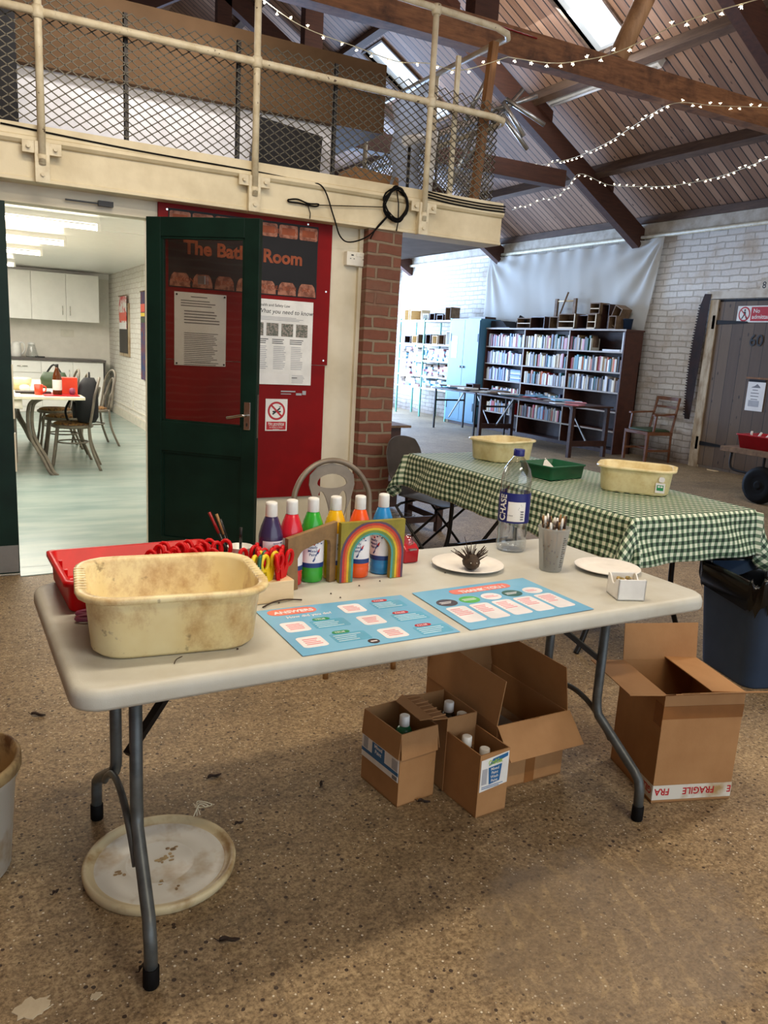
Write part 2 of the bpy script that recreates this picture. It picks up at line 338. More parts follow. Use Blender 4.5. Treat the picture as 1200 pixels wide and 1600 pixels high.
def sheet(name, col, f):
    m, nt, b = newmat(name); nt.nodes.remove(b); out = nt.nodes['Material Output']
    t = nt.nodes.new('ShaderNodeBsdfTransparent'); d = nt.nodes.new('ShaderNodeBsdfDiffuse'); d.inputs[0].default_value = col
    tl = nt.nodes.new('ShaderNodeBsdfTranslucent'); tl.inputs[0].default_value = col
    a1 = nt.nodes.new('ShaderNodeMixShader'); a1.inputs[0].default_value = .4; nt.links.new(d.outputs[0], a1.inputs[1]); nt.links.new(tl.outputs[0], a1.inputs[2])
    a2 = nt.nodes.new('ShaderNodeMixShader'); a2.inputs[0].default_value = f; nt.links.new(t.outputs[0], a2.inputs[1]); nt.links.new(a1.outputs[0], a2.inputs[2])
    nt.links.new(a2.outputs[0], out.inputs[0]); return m
sheet('dust_sheet', (.80, .79, .75, 1), .80); sheet('mezz_sheet', (.62, .66, .72, 1), .75); sheet('skylight_pane', (.9, .96, .98, 1), .35)
sheet('frosted_cup', (.55, .57, .56, 1), .45)
def M(*n): return [MATS[x] for x in n]

# ---------------------------------------------------------------- mesh building
def frame(O, u, v, n=None):
    O, u, v = V(O), V(u).normalized(), V(v).normalized(); n = n and V(n) or u.cross(v)
    return lambda a, b, c=0: O + u*a + v*b + n*c
ID = frame((0, 0, 0), (1, 0, 0), (0, 1, 0))
_tc = {}
class MB:
    def __init__(s): s.v = []; s.f = []; s.m = []; s.sm = []; s.uv = None
    def face(s, idx, mi=0, sm=False): s.f.append(tuple(idx)); s.m.append(mi); s.sm.append(sm)
    def box(s, x0, x1, y0, y1, z0, z1, mi=0, P=ID):
        k = len(s.v); s.v += [P(x, y, z) for z in (z0, z1) for y in (y0, y1) for x in (x0, x1)]
        for f in ((0, 2, 3, 1), (4, 5, 7, 6), (0, 1, 5, 4), (2, 6, 7, 3), (0, 4, 6, 2), (1, 3, 7, 5)): s.face([k+i for i in f], mi)
        return s
    def quadbox(s, q, n, t, mi=0):      # thick panel: 4 corner points extruded by n*t
        k = len(s.v); n = V(n).normalized()*t; s.v += [V(p) for p in q] + [V(p)+n for p in q]
        for f in ((3, 2, 1, 0), (4, 5, 6, 7), (0, 1, 5, 4), (1, 2, 6, 5), (2, 3, 7, 6), (3, 0, 4, 7)): s.face([k+i for i in f], mi)
        return s
    def prism(s, pts, c0, c1, mi=0, P=ID, sm=False):
        k = len(s.v); n = len(pts); s.v += [P(a, b, c0) for a, b in pts] + [P(a, b, c1) for a, b in pts]
        s.face([k+i for i in range(n)][::-1], mi); s.face([k+n+i for i in range(n)], mi)
        for i in range(n): j = (i+1) % n; s.face((k+i, k+j, k+n+j, k+n+i), mi, sm)
        return s
    def ell(s, cx, cy, rx, ry, c0, c1, mi=0, P=ID, n=20): return s.prism([(cx+rx*cos(2*pi*i/n), cy+ry*sin(2*pi*i/n)) for i in range(n)], c0, c1, mi, P, True)
    def rrect(s, x0, x1, y0, y1, r, c0, c1, mi=0, P=ID): return s.prism(rr((x0+x1)/2, (y0+y1)/2, x1-x0, y1-y0, r), c0, c1, mi, P)
    def loft(s, rings, mi=0, cap0=True, cap1=True, sm=True, mis=None):
        n = len(rings[0]); k = len(s.v)
        for r in rings: s.v += [V(p) for p in r]
        for j in range(len(rings)-1):
            for i in range(n):
                i2 = (i+1) % n; s.face((k+j*n+i, k+j*n+i2, k+(j+1)*n+i2, k+(j+1)*n+i), mis[j] if mis else mi, sm)
        if cap0: s.face([k+i for i in range(n)][::-1], mis[0] if mis else mi)
        if cap1: s.face([k+(len(rings)-1)*n+i for i in range(n)], mis[-1] if mis else mi)
        return s
    def lathe(s, prof, c=(0, 0, 0), n=24, mi=0, cap0=True, cap1=True, mis=None):
        return s.loft([[(c[0]+r*cos(2*pi*i/n), c[1]+r*sin(2*pi*i/n), c[2]+z) for i in range(n)] for r, z in prof], mi, cap0, cap1, True, mis)
    def tube(s, pts, r, n=8, mi=0, closed=False, sm=True):
        pts = [V(p) for p in pts]; L = len(pts); k = len(s.v); rs = r if isinstance(r, (list, tuple)) else [r]*L
        up = None
        for i, p in enumerate(pts):
            a = pts[(i-1) % L] if (closed or i) else p; c = pts[(i+1) % L] if (closed or i < L-1) else p
            t = (c-a).normalized()
            if up is None: up = t.orthogonal().normalized()
            up = (up - t*up.dot(t))
            up = up.normalized() if up.length > 1e-6 else t.orthogonal().normalized()
            w_ = t.cross(up); s.v += [p + (up*cos(2*pi*j/n) + w_*sin(2*pi*j/n))*rs[i] for j in range(n)]
        for i in range(L if closed else L-1):
            i2 = (i+1) % L
            for j in range(n): j2 = (j+1) % n; s.face((k+i*n+j, k+i*n+j2, k+i2*n+j2, k+i2*n+j), mi, sm)
        if not closed: s.face([k+j for j in range(n)][::-1], mi); s.face([k+(L-1)*n+j for j in range(n)], mi)
        return s
    def cyl(s, a, b, r, n=12, mi=0, r2=None): return s.tube([a, b], [r, r if r2 is None else r2], n, mi)
    def bar(s, a, b, w_, h, mi=0, side=(0, 0, 1)):     # rectangular bar from a to b
        a, b = V(a), V(b); t = (b-a).normalized(); u = t.cross(V(side)); u = u.normalized() if u.length > 1e-4 else V((1, 0, 0)); v_ = u.cross(t)
        k = len(s.v); s.v += [p+u*x*w_/2+v_*y*h/2 for p in (a, b) for x, y in ((-1, -1), (1, -1), (1, 1), (-1, 1))]
        for f in ((3, 2, 1, 0), (4, 5, 6, 7), (0, 1, 5, 4), (1, 2, 6, 5), (2, 3, 7, 6), (3, 0, 4, 7)): s.face([k+i for i in f], mi)
        return s
    def grid(s, fn, nu, nv, mi=0, uvf=None):
        k = len(s.v); s.v += [V(fn(i/nu, j/nv)) for j in range(nv+1) for i in range(nu+1)]
        if uvf: s.uv = [uvf(i/nu, j/nv) for j in range(nv+1) for i in range(nu+1)]
        for j in range(nv):
            for i in range(nu): a = k+j*(nu+1)+i; s.face((a, a+1, a+nu+2, a+nu+1), mi, True)
        return s
    def curve2d(s, key, make, P, c0, c1, mi=0, sc=1, ox=0, oy=0):
        if key not in _tc:
            cu = make(); cu.extrude = .5; ob = bpy.data.objects.new('t', cu); me = ob.to_mesh()
            _tc[key] = ([tuple(q.co) for q in me.vertices], [tuple(p.vertices) for p in me.polygons])
            ob.to_mesh_clear(); bpy.data.objects.remove(ob); bpy.data.curves.remove(cu)
        vs_, fs = _tc[key]; k = len(s.v)
        s.v += [P(ox+x*sc, oy+y*sc, c0+(z+.5)*(c1-c0)) for x, y, z in vs_]
        for f in fs: s.face([k+i for i in f], mi)
        return s
    def text(s, body, P, x, y, size, mi=0, c0=0, c1=.0006, bold=0, align='LEFT', shear=0, sx=1):
        def mk():
            cu = bpy.data.curves.new('t', 'FONT'); cu.body = body; cu.size = 1; cu.align_x = align; cu.offset = bold; cu.resolution_u = 3; cu.shear = shear
            return cu
        Q = lambda a, b_, c: P(x+a*sx, y+b_, c)
        return s.curve2d((body, bold, align, shear), mk, Q, c0, c1, mi, size)
    def holes(s, key, outer, inner, P, c0, c1, mi=0):
        def mk():
            cu = bpy.data.curves.new('t', 'CURVE'); cu.dimensions = '2D'; cu.fill_mode = 'BOTH'
            for lp in [outer]+inner:
                sp_ = cu.splines.new('POLY'); sp_.points.add(len(lp)-1); sp_.use_cyclic_u = True
                for i, (a, b_) in enumerate(lp): sp_.points[i].co = (a, b_, 0, 1)
            return cu
        return s.curve2d(key, mk, P, c0, c1, mi)
    def xf(s, mat):
        s.v = [mat @ V(p) for p in s.v]; return s
    def build(s, name, mats, parent=None, bevel=0, loc=None, rot=None, flip=False):
        me = bpy.data.meshes.new(name); me.from_pydata([tuple(p) for p in s.v], [], s.f)
        if isinstance(mats, str): mats = [mats]
        for q in mats: me.materials.append(MATS[q])
        me.polygons.foreach_set('material_index', s.m); me.polygons.foreach_set('use_smooth', s.sm)
        if s.uv:
            ul = me.uv_layers.new(name='uv')
            for lp in me.loops: ul.data[lp.index].uv = s.uv[lp.vertex_index]
        me.validate(); me.update()
        bm = bmesh.new(); bm.from_mesh(me); bmesh.ops.recalc_face_normals(bm, faces=bm.faces); bm.to_mesh(me); bm.free()
        o = bpy.data.objects.new(name, me); COL.objects.link(o)
        if parent: o.parent = parent
        if loc: o.location = loc
        if rot: o.rotation_euler = rot
        if bevel:
            md = o.modifiers.new('bevel', 'BEVEL'); md.width = bevel; md.segments = 2; md.limit_method = 'ANGLE'
        return o
def rr(cx, cy, w_, d, r, k=5):
    out = []; r = min(r, w_/2-.0001, d/2-.0001)
    for (sx, sy, a0) in ((1, 1, 0), (-1, 1, 90), (-1, -1, 180), (1, -1, 270)):
        for i in range(k+1):
            a = radians(a0+90*i/k); out.append((cx+sx*(w_/2-r)+r*cos(a), cy+sy*(d/2-r)+r*sin(a)))
    return out
def ring(w_, d, r, z, cx=0, cy=0, k=5): return [(x, y, z) for x, y in rr(cx, cy, w_, d, r, k)]
def smooth_pts(pts, n=6):     # Catmull-Rom
    P = [V(p) for p in pts]; P = [P[0]]+P+[P[-1]]; out = []
    for i in range(1, len(P)-2):
        for j in range(n):
            t = j/n; a, b_, c, d = P[i-1:i+3]
            out.append(.5*((2*b_)+(c-a)*t+(2*a-5*b_+4*c-d)*t*t+(3*b_-a-3*c+d)*t**3))
    return out+[P[-2]]
def tag(o, label=None, cat=None, group=None, kind=None):
    for k, v_ in (('label', label), ('category', cat), ('group', group), ('kind', kind)):
        if v_: o[k] = v_
    return o
def thing(name, label, cat, loc=(0, 0, 0), rz=0, group=None):
    o = bpy.data.objects.new(name, None); COL.objects.link(o); o.empty_display_size = .1
    o.location = loc; o.rotation_euler = (0, 0, rz); return tag(o, label, cat, group)
def kids(o): return [c for c in bpy.data.objects if c.parent == o]
_k = {}
def dup(o, parent=None):
    if o.name not in _k: _k[o.name] = kids(o)
    c = o.copy(); COL.objects.link(c); c.parent = parent
    for ch in _k[o.name]: dup(ch, c)
    return c
def struct(o): o['kind'] = 'structure'; return o
ORD = ['first', 'second', 'third', 'fourth', 'fifth', 'sixth', 'seventh', 'eighth', 'ninth', 'tenth', 'eleventh', 'twelfth', 'thirteenth', 'fourteenth', 'fifteenth', 'sixteenth', 'seventeenth', 'eighteenth', 'nineteenth', 'twentieth']
ORD += ['twenty-'+x for x in ORD[:9]] + ['thirtieth'] + ['thirty-'+x for x in ORD[:9]] + ['fortieth'] + ['forty-'+x for x in ORD[:9]]

# ================================================================ SETTING
struct(MB().box(-2.6, 9.6, -6.5, 17.2, -.1, 0).build('floor', 'concrete'))
K = MB().box(-2.2, 2.4, 4.98, 15.1, -.02, .006)
K.prism([(.25, 4.80), (1.0, 4.86), (1.0, 4.985), (.25, 4.985)], -.02, .006)
struct(K.build('floor_kitchen', 'kitchen_floor'))
W = MB().box(9.2, 9.5, -6.5, 17.1, 0, 3.5, 0)
struct(W.build('wall_right', 'white_brick'))
W = MB().box(9.17, 9.25, -6.5, 16.8, 3.27, 3.43)
struct(W.build('trim_1', 'lintel_paint'))
W = MB().box(9.12, 9.25, -6.5, 16.8, 3.43, 3.53)
struct(W.build('trim_2', 'purlin_wood'))
W = MB()
W.cyl((9.13, -6.5, 3.235), (9.13, 16.8, 3.235), .028, 10)
struct(W.build('trim_3', 'chip_paint'))
# end wall with a wide glazed opening
W = MB().box(-2.2, 3.2, 16.8, 17.1, 0, 3.5).box(9.0, 9.2, 16.8, 17.1, 0, 3.5).box(3.2, 9.0, 16.8, 17.1, 3.1, 3.5).box(3.2, 9.0, 16.8, 17.1, 0, .15)
W.prism([(-2.2, 3.5), (9.2, 3.5), (3.5, 6.95)], 16.8, 17.1, 0, frame((0, 0, 0), (1, 0, 0), (0, 0, 1), (0, 1, 0)))
struct(W.build('wall_end', 'red_brick'))
wn = struct(MB().box(3.22, 8.98, 16.93, 16.94, .17, 3.08).build('window_1', 'window_glass'))
f = MB()
for x in (3.22, 4.65, 6.1, 7.55, 8.93): f.box(x-.02, x+.03, 16.88, 16.97, .15, 3.1)
for z in (.15, 1.6, 3.04): f.box(3.2, 9.0, 16.88, 16.97, z, z+.05)
f.build('window_frame', 'window_frame', wn)
struct(MB().box(-2.5, -2.2, -6.5, 17.1, 0, 3.5).build('wall_left', 'red_brick'))
# roof slopes: boards under, skylight openings
cs = 1/math.sqrt(1.36)
SL = frame((9.2, 0, 3.5), (0, 1, 0), (-1, 0, .6), (.6*cs, 0, cs))
b0, b1 = (9.2-6.82)/cs, (9.2-5.55)/cs
skys = [(3.75, 4.35), (7.3, 7.9), (11.0, 11.6)]
R = MB(); R.box(-6.5, 17.1, -.25, b0, 0, .05, 0, SL); R.box(-6.5, 17.1, b1, 5.7/cs, 0, .05, 0, SL)
ya = -6.5
for y0, y1 in skys+[(17.1, 17.1)]:
    if y0 > ya: R.box(ya, y0, b0, b1, 0, .05, 0, SL)
    ya = y1
struct(R.build('ceiling', 'roof_boards'))
SR = frame((-2.2, 0, 3.5), (0, 1, 0), (1, 0, .6), (-.6*cs, 0, cs))
struct(MB().box(-6.5, 17.1, -.25, 5.7/cs, 0, .05, 0, SR).build('ceiling', 'roof_boards'))
for i, (y0, y1) in enumerate(skys):
    p = struct(MB().box(y0+.02, y1-.02, b0+.02, b1-.02, .03, .036, 0, SL).build('window_%d' % (i+2), 'skylight_pane'))
    f = MB()
    for a0, a1 in ((y0-.03, y0), (y1, y1+.03)): f.box(a0, a1, b0-.03, b1+.03, -.03, .12, 0, SL)
    for c0_, c1_ in ((b0-.03, b0), (b1, b1+.03)): f.box(y0, y1, c0_, c1_, -.03, .12, 0, SL)
    f.build('window_frame', 'purlin_wood', p)

# roof timbers
def purlin(x, mat_='purlin_wood'):
    bb = (9.2-x)/cs
    o = MB().box(-6.4, 16.8, bb-.045, bb+.045, -.17, 0, 0, SL).build('purlin', mat_)
    return tag(o, {8.2: 'lowest roof purlin, running along just above the wall plate', 6.98: 'second roof purlin up, passing the switched-off strip light', 5.4: 'third roof purlin up, along the top ends of the skylights', 4.3: 'topmost roof purlin, near the ridge behind the trusses'}[x], 'roof beam')
for x in (8.2, 6.98, 5.4, 4.3): purlin(x)
XZ = lambda y: frame((0, y, 0), (1, 0, 0), (0, 0, 1), (0, 1, 0))
where = {2.2: 'above the front table', 5.7: 'over the railing of the gallery', 9.2: 'over the bookcase, meeting the wall above the hung sheet', 12.72: 'beyond the bookcase, its foot just clear of the gallery corner', 16.2: 'against the end window wall'}
for y in (5.7, 9.2, 12.72, 16.2):
    near = y == 5.7
    t = thing('roof_truss', 'dark timber roof truss %s' % where[y], 'roof truss', (0, y, 2.95), 0, 'timber roof trusses')
    P = frame((0, 0, -2.95), (1, 0, 0), (0, 0, 1), (0, 1, 0))
    for sx in (1, -1):
        X = lambda x: x if sx == 1 else 7.0-x
        pr = MB().prism([(X(9.19), 3.03), (X(9.19), 3.35), (X(3.6), 3.35+.6*5.59), (X(3.6), 3.03+.6*5.59)], -.07, .07, 0, P)
        pr.build('rafter', 'truss_wood', t)
    MB().box(-.35, 7.55, 3.73, 3.95, -.09, .09 if not near else .05, 0, P).build('collar_beam', 'beam_wood' if near else 'truss_wood', t)
    MB().box(3.62, 3.84, 3.9, 6.55, -.07, .07, 0, P).build('king_post', 'truss_wood', t)
    for k, (dx, zz) in enumerate(((8.2, 3.93), (6.98, 4.66), (5.4, 5.6))):
        MB().prism([(dx-.03, zz-.0), (dx+.22, zz-.15), (dx+.22, zz-.02), (dx-.03, zz+.13)], -.12, -.07, 0, P).build('purlin_cleat', 'truss_wood', t)
    if near:
        MB().cyl((5.15, .0, 3.95-2.95), (5.75, .0, 5.25-2.95), .085, 14).build('strut', 'pole_wood', t)
        MB().cyl((1.85, .0, 3.95-2.95), (1.25, .0, 5.25-2.95), .085, 14).build('strut', 'pole_wood', t)
tag(MB().tube([(2.0, 5.59, 3.90), (3.0, 5.59, 3.93), (4.2, 5.59, 3.9)], .006, 6).build('cable', 'red_cable'), 'thin red cable clipped along the brown timber collar beam', 'cable')
t = thing('strip_light', 'switched-off white strip light fixed under the roof boards behind the timber beam', 'ceiling light', (0, 0, 0))
bb = (9.2-7.12)/cs
MB().box(7.1, 9.0, bb-.03, bb+.05, -.10, -.0, 0, SL).build('housing', 'white_plastic', t)
MB().cyl(SL(7.15, bb+.01, -.125), SL(8.95, bb+.01, -.125), .018, 10).build('tube', 'white_paper', t)

# the cream room front with the door opening
F = MB().box(-2.2, -.52, 4.86, 4.98, 0, 2.17).box(1.0, 2.37, 4.86, 4.98, 0, 2.17).box(-.52, 1.0, 4.86, 4.98, 2.07, 2.17)
struct(F.build('wall_front', 'cream_wall'))
struct(MB().box(2.37, 2.62, 4.76, 5.02, 0, 2.19).build('wall_pier', 'red_brick'))
struct(MB().box(-.56, .22, 4.835, 4.86, 2.07, 2.10).box(.998, 1.03, 4.84, 4.9, 0, 2.07).build('trim_4', 'green_paint'))
struct(MB().box(2.15, 2.37, 4.86, 5.0, 2.17, 2.2).box(2.345, 2.37, 4.83, 4.86, 0, 2.17).build('trim_5', 'cream_wall'))
# gallery edge beam
G = MB().prism([(4.75, 2.165), (4.742, 2.168), (4.742, 2.185), (4.75, 2.19), (4.75, 2.345), (4.735, 2.35), (4.722, 2.365), (4.724, 2.382), (4.738, 2.39), (4.742, 2.445), (4.95, 2.445), (4.95, 2.165)], -2.2, 3.4, 0, frame((0, 0, 0), (0, 1, 0), (0, 0, 1), (1, 0, 0)))
struct(G.build('trim_6', 'cream_paint'))
struct(MB().box(-2.2, 3.4, 4.95, 15.1, 2.41, 2.445).box(2.5, 3.38, 4.95, 9.0, 2.168, 2.41).box(3.38, 3.4, 4.95, 9.0, 2.165, 2.41).build('floor_gallery', 'soffit'))
struct(MB().box(-2.2, 2.4, 4.98, 15.1, 2.39, 2.41).build('ceiling_kitchen', 'kitchen_white'))
# gallery: low white wall, brown boarding above, dark post
struct(MB().box(-2.2, 2.66, 6.0, 6.08, 2.445, 3.08).build('wall_gallery', 'mezz_white'))
o = MB().box(-.0, 3.04, 5.93, 6.0, 3.06, 3.56).box(2.66, 3.04, 6.0, 6.9, 3.06, 3.5).build('board_panel', 'brown_board'); tag(o, 'long brown board panel hung above the white gallery wall', 'panel')
tag(MB().box(.05, .40, 5.8, 5.92, 2.445, 3.6).build('wooden_post', 'black_board'), 'black post standing at the left end of the gallery', 'post')
t = thing('monitor', 'large black screen leaning against the white gallery wall', 'screen', (2.2, 5.85, 2.446), 0)
MB().prism([(-.22, 0), (.25, 0), (.30, .5), (-.20, .56)], -.03, .03, 0, frame((0, 0, 0), (1, 0, 0), (0, .12, 1))).build('screen', 'black_plastic', t)
MB().prism([(-.27, 0), (-.22, 0), (-.20, .56), (-.26, .3)], -.03, .08, 0, frame((0, 0, 0), (1, 0, 0), (0, .12, 1))).build('side_panel', 'black_plastic', t)
tag(MB().quadbox([(2.75, 5.75, 2.446), (3.12, 5.75, 2.446), (3.1, 5.75, 2.72), (2.72, 5.75, 2.75)], (0, 1, 0), .3).build('cardboard_box', 'card'), 'brown cardboard box behind the gallery railing near its corner', 'box')
SH = MB()
def fsh(u, v_):
    x = 3.0+.5*u; z = 2.5+v_*(.72+.38*u)
    return (x, 5.7+.05*sin(9*u)+.03*sin(14*v_+4*u)+.25*u, z)
SH.grid(fsh, 24, 14); md = SH.build('dust_sheet', 'mezz_sheet'); s_ = md.modifiers.new('thick', 'SOLIDIFY'); s_.thickness = .003
tag(md, 'grey translucent plastic sheet hung across the gallery corner', 'plastic sheet')
# tripod stand of bright steel tubes
t = thing('lighting_stand', 'folded steel lighting stand sticking out past the gallery corner', 'stand', (3.3, 4.95, 2.446))
MB().cyl((-.1, .3, 0), (.02, .1, .52), .015).cyl((-.02, .15, .3), (.14, -.02, .62), .012).build('mast', 'galv', t)
for a, b_ in (((.02, .0, .46), (.25, -.12, .78)), ((.05, -.05, .62), (.33, -.18, .74)), ((.1, -.1, .68), (.26, -.16, .47)), ((.12, -.1, .7), (.4, -.2, .56)), ((.1, -.1, .60), (.3, -.16, .39)), ((-.1, .05, .56), (.05, -.02, .9))):
    MB().cyl(a, b_, .016, 10).build('leg', 'galv', t)
t = thing('white_rod', 'white plastic pipe standing behind the gallery mesh', 'pipe', (3.05, 5.2, 2.446))
MB().cyl((0, 0, 0), (.03, 0, .5), .025).build('pipe', 'white_plastic', t)
t = thing('paper_roll', 'white paper roll lying on the gallery behind the mesh', 'roll', (3.0, 5.4, 2.9))
MB().cyl((-.05, 0, .0), (.12, .06, .06), .035, 16).build('roll', 'white_paper', t); MB().cyl((.0, .02, -.45), (.0, .02, 0), .012).build('stand', 'black_metal', t)
tag(MB().bar((3.2, 4.82, 2.44), (3.27, 4.82, 3.46), .05, .05).build('wooden_post', 'post_wood'), 'brown wooden post fixed behind the gallery corner railing', 'post')

# railing
t = thing('gallery_railing', 'cream painted tubular railing with diamond mesh along the gallery edge', 'railing', (0, 4.70, 2.16))
Q = lambda x, z, y=0: (x, y, z-2.16)
RC = 'chip_paint'
MB().tube([Q(-2.1, 3.5)]+[Q(2.3, 3.515), Q(3.2, 3.5), Q(3.3, 3.49, .02), Q(3.35, 3.49, .08), Q(3.36, 3.5, .2), Q(3.36, 3.5, 2.3)], .021, 12).build('top_rail', RC, t)
MB().tube([Q(-2.1, 2.97), Q(3.24, 2.965), Q(3.32, 2.96, .02), Q(3.355, 2.96, .08), Q(3.36, 2.96, .2), Q(3.36, 2.96, 2.3)], .021, 12).build('mid_rail', RC, t)
for x in (-.75, .428, 1.578, 2.738):
    p = MB(); p.cyl(Q(x, 2.26), Q(x, 3.5), .02, 12); p.tube([Q(x, 2.30), Q(x, 2.25, .01)], .024, 12)
    for z in (2.965, 3.5): p.lathe([(.026, -.03), (.032, -.015), (.032, .015), (.026, .03)], Q(x, z), 14)
    po = p.build('post', RC, t)
    br = MB().box(x-.095, x+.095, .0, .016, 2.30-2.16, 2.36-2.16).box(x-.036, x+.036, -.006, .02, 2.16-2.16, 2.36-2.16)
    br.box(x-.03, x+.03, .016, .05, .0, .2)
    br.build('bracket', RC, po, bevel=.002)
    for dx, z in ((-.065, .17), (.065, .17), (0, .04)):
        MB().cyl((x+dx, -.016, z), (x+dx, .0, z), .011, 6).build('bolt', RC, po)
for y in (1.0, 2.2): MB().cyl(Q(3.36, 2.45, y), Q(3.36, 3.5, y), .02, 12).build('post', RC, t)
for x in (-.2, .865, 1.49, 2.10):
    MB().box(x-.012, x+.012, .06, .064, .29, .92).box(x-.012, x-.008, .06, .08, .29, .92).build('slotted_upright', 'slot_metal', t)
MB().box(2.965, 2.995, .08, .1, .29, 1.15).build('slotted_upright', 'chip_paint', t)
for y in (.35, .9, 1.6): MB().box(3.34, 3.36, y, y+.004, .29, .92).build('slotted_upright', 'slot_metal', t)
def strands(mb, A, B, z0, z1, w_=.068, h=.046, r=.003):
    A, B = V(A), V(B); L = (B-A).length; d = (B-A)/L; n = int(L/(w_/2)); rows = int((z1-z0)/(h/2))
    side = V((-d.y, d.x, 0))*r
    for j in range(rows):
        zc = z0+(j+.5)*h/2; k = len(mb.v); s0 = 1 if j % 2 else -1
        for i in range(n+1):
            wob = .006*sin(i*.21)+.004*sin(i*.07+1); p = A+d*(i*w_/2)+V((0, 0, zc+s0*(1 if i % 2 else -1)*h/4+wob))
            mb.v += [p-side+V((0, 0, -r)), p+side+V((0, 0, -r)), p+side+V((0, 0, r)), p-side+V((0, 0, r))]
        for i in range(n):
            a = k+i*4
            for q in range(4): mb.face((a+q, a+(q+1) % 4, a+4+(q+1) % 4, a+4+q))
ms = MB(); strands(ms, (-.6, .055, 0), (3.3, .055, 0), .30, .925); strands(ms, (3.34, .1, 0), (3.34, 2.2, 0), .30, .9)
ms.build('mesh_panel', 'mesh_metal', t)

# black cable along the beam, coil of cable over the pier, loose tie
c = MB(); c.tube(smooth_pts([(.24, 4.735, 2.425), (.9, 4.735, 2.40), (1.6, 4.733, 2.39), (1.9, 4.733, 2.375), (2.02, 4.72, 2.36), (2.1, 4.72, 2.2), (2.16, 4.74, 2.09), (2.26, 4.80, 2.07), (2.37, 4.75, 2.12), (2.5, 4.735, 2.26)]), .0045, 6)
tag(c.build('cable', 'black_rubber'), 'thin black cable running along the cream beam and looping down beside the brick pier', 'cable')
c = MB()
for i in range(9):
    r1, r2, a = .075+.02*random.random(), .085+.03*random.random(), random.random()*3
    c.tube([(2.535+r1*cos(q)+.01*sin(3*q+a), 4.712+.012*sin(2*q+a)+i*.002-.01, 2.325+r2*sin(q)) for q in [2*pi*k/26 for k in range(26)]], .0045, 6, closed=True)
c.tube([(2.53, 4.715, 2.43), (2.55, 4.71, 2.33), (2.56, 4.72, 2.22), (2.56, 4.738, 2.165)], .004, 6)
c.tube(smooth_pts([(2.5, 4.72, 2.27), (2.42, 4.735, 2.18), (2.38, 4.75, 2.1)]), .004, 6)
tag(c.build('cable_coil', 'black_rubber'), 'coil of black cable hanging on the cream beam above the brick pier', 'cable')
c = MB(); c.tube(smooth_pts([(1.80, 4.735, 2.26), (1.86, 4.73, 2.27), (1.93, 4.73, 2.255), (2.0, 4.733, 2.26), (1.98, 4.733, 2.245), (1.88, 4.735, 2.25), (1.81, 4.735, 2.25), (1.80, 4.735, 2.26)]), .005, 6)
c.tube(smooth_pts([(2.0, 4.735, 2.255), (2.2, 4.733, 2.275), (2.45, 4.73, 2.30)]), .003, 5); c.tube([(1.93, 4.735, 2.25), (1.95, 4.735, 2.2), (1.95, 4.74, 2.17)], .003, 5)
tag(c.build('cable', 'black_rubber'), 'small knotted loop of black cable hanging on the beam over the red board', 'cable')
c = MB()
for dz in (0, .018, .036): c.tube(smooth_pts([(2.76, 4.72, 2.40+dz), (2.95, 4.72, 2.385+dz), (3.2, 4.72, 2.38+dz), (3.4, 4.72, 2.385+dz)]), .005, 6)
tag(c.build('cable', 'black_rubber'), 'three black cables clipped together along the right end of the cream beam', 'cable')
tag(MB().box(.72, .80, 4.82, 4.85, 2.10, 2.128).box(.55, .74, 4.832, 4.842, 2.108, 2.116).build('door_stay', 'black_metal'), 'thin dark metal door stay on the lintel over the doorway', 'door stay')

# red board, sign, notices
BP = frame((0, 4.84, 0), (1, 0, 0), (0, 0, 1), (0, -1, 0))    # face plane of the red board, outwards = towards the hall
t = thing('red_board', 'large dark red notice board screwed to the cream wall behind the open door', 'notice board', (1.6, 4.86, .4))
PT = frame((-1.6, -.02, -.4), (1, 0, 0), (0, 0, 1), (0, -1, 0))
MB().box(1.05, 2.15, 1.28, 2.168, -.02, 0, 0, PT).build('upper_panel', 'red_board', t)
MB().box(1.05, 2.135, .40, 1.276, -.02, -.002, 0, PT).build('lower_panel', 'red_board', t)
for x, z in ((1.10, 2.13), (1.98, 2.15), (2.12, 1.75), (2.12, 1.31), (1.75, 2.13)):
    MB().ell(x, z, .006, .006, 0, .003, 0, PT, 10).build('screw', 'chrome', t)
t = thing('room_sign', 'black sign reading The Batley Room between strips of old stamped bricks', 'sign', (1.58, 4.84, 1.70))
PS = frame((-1.58, 0, -1.70), (1, 0, 0), (0, 0, 1), (0, -1, 0))
MB().box(1.107, 2.05, 1.80, 2.04, 0, .005, 0, PS).build('panel', 'black_board', t)
sg = MB(); sg.text('The Batley Room', PS, 1.195, 1.897, .108, 0, .005, .0075, bold=.034, sx=.985); sg.build('lettering', 'sign_brown', t)
for z0, z1, nm in ((2.04, 2.14, 7), (1.70, 1.80, 7)):
    s_ = MB().box(1.107, 2.052, z0, z1, 0, .004, 2, PS); wq = .945/nm
    for i in range(nm):
        x0 = 1.107+i*wq+.006
        if z0 > 2: s_.rrect(x0, x0+wq-.012, z0+.01, z1-.012, .012, .004, .006, 0, PS); s_.box(x0+.018, x0+wq-.03, z0+.03, z1-.03, .006, .0065, 1, PS)
        else:
            pts = [(x0+(wq-.012)*(.5-.5*cos(pi*k/10)), z0+.006+.078*min(1, 1.35*sin(pi*k/10))) for k in range(11)]
            s_.prism(pts, .004, .006, 0, PS)
        s_.text(['HIXON', 'LBC', 'LBCO', 'HUSS', 'N.COE', 'IIBON', 'HX'][i % 7], PS, x0+.03, z0+.035, .035, 1, .006, .0072, .01)
    s_.build('brick_strip', ['brick_print', 'sign_brown', 'black_board'], t)

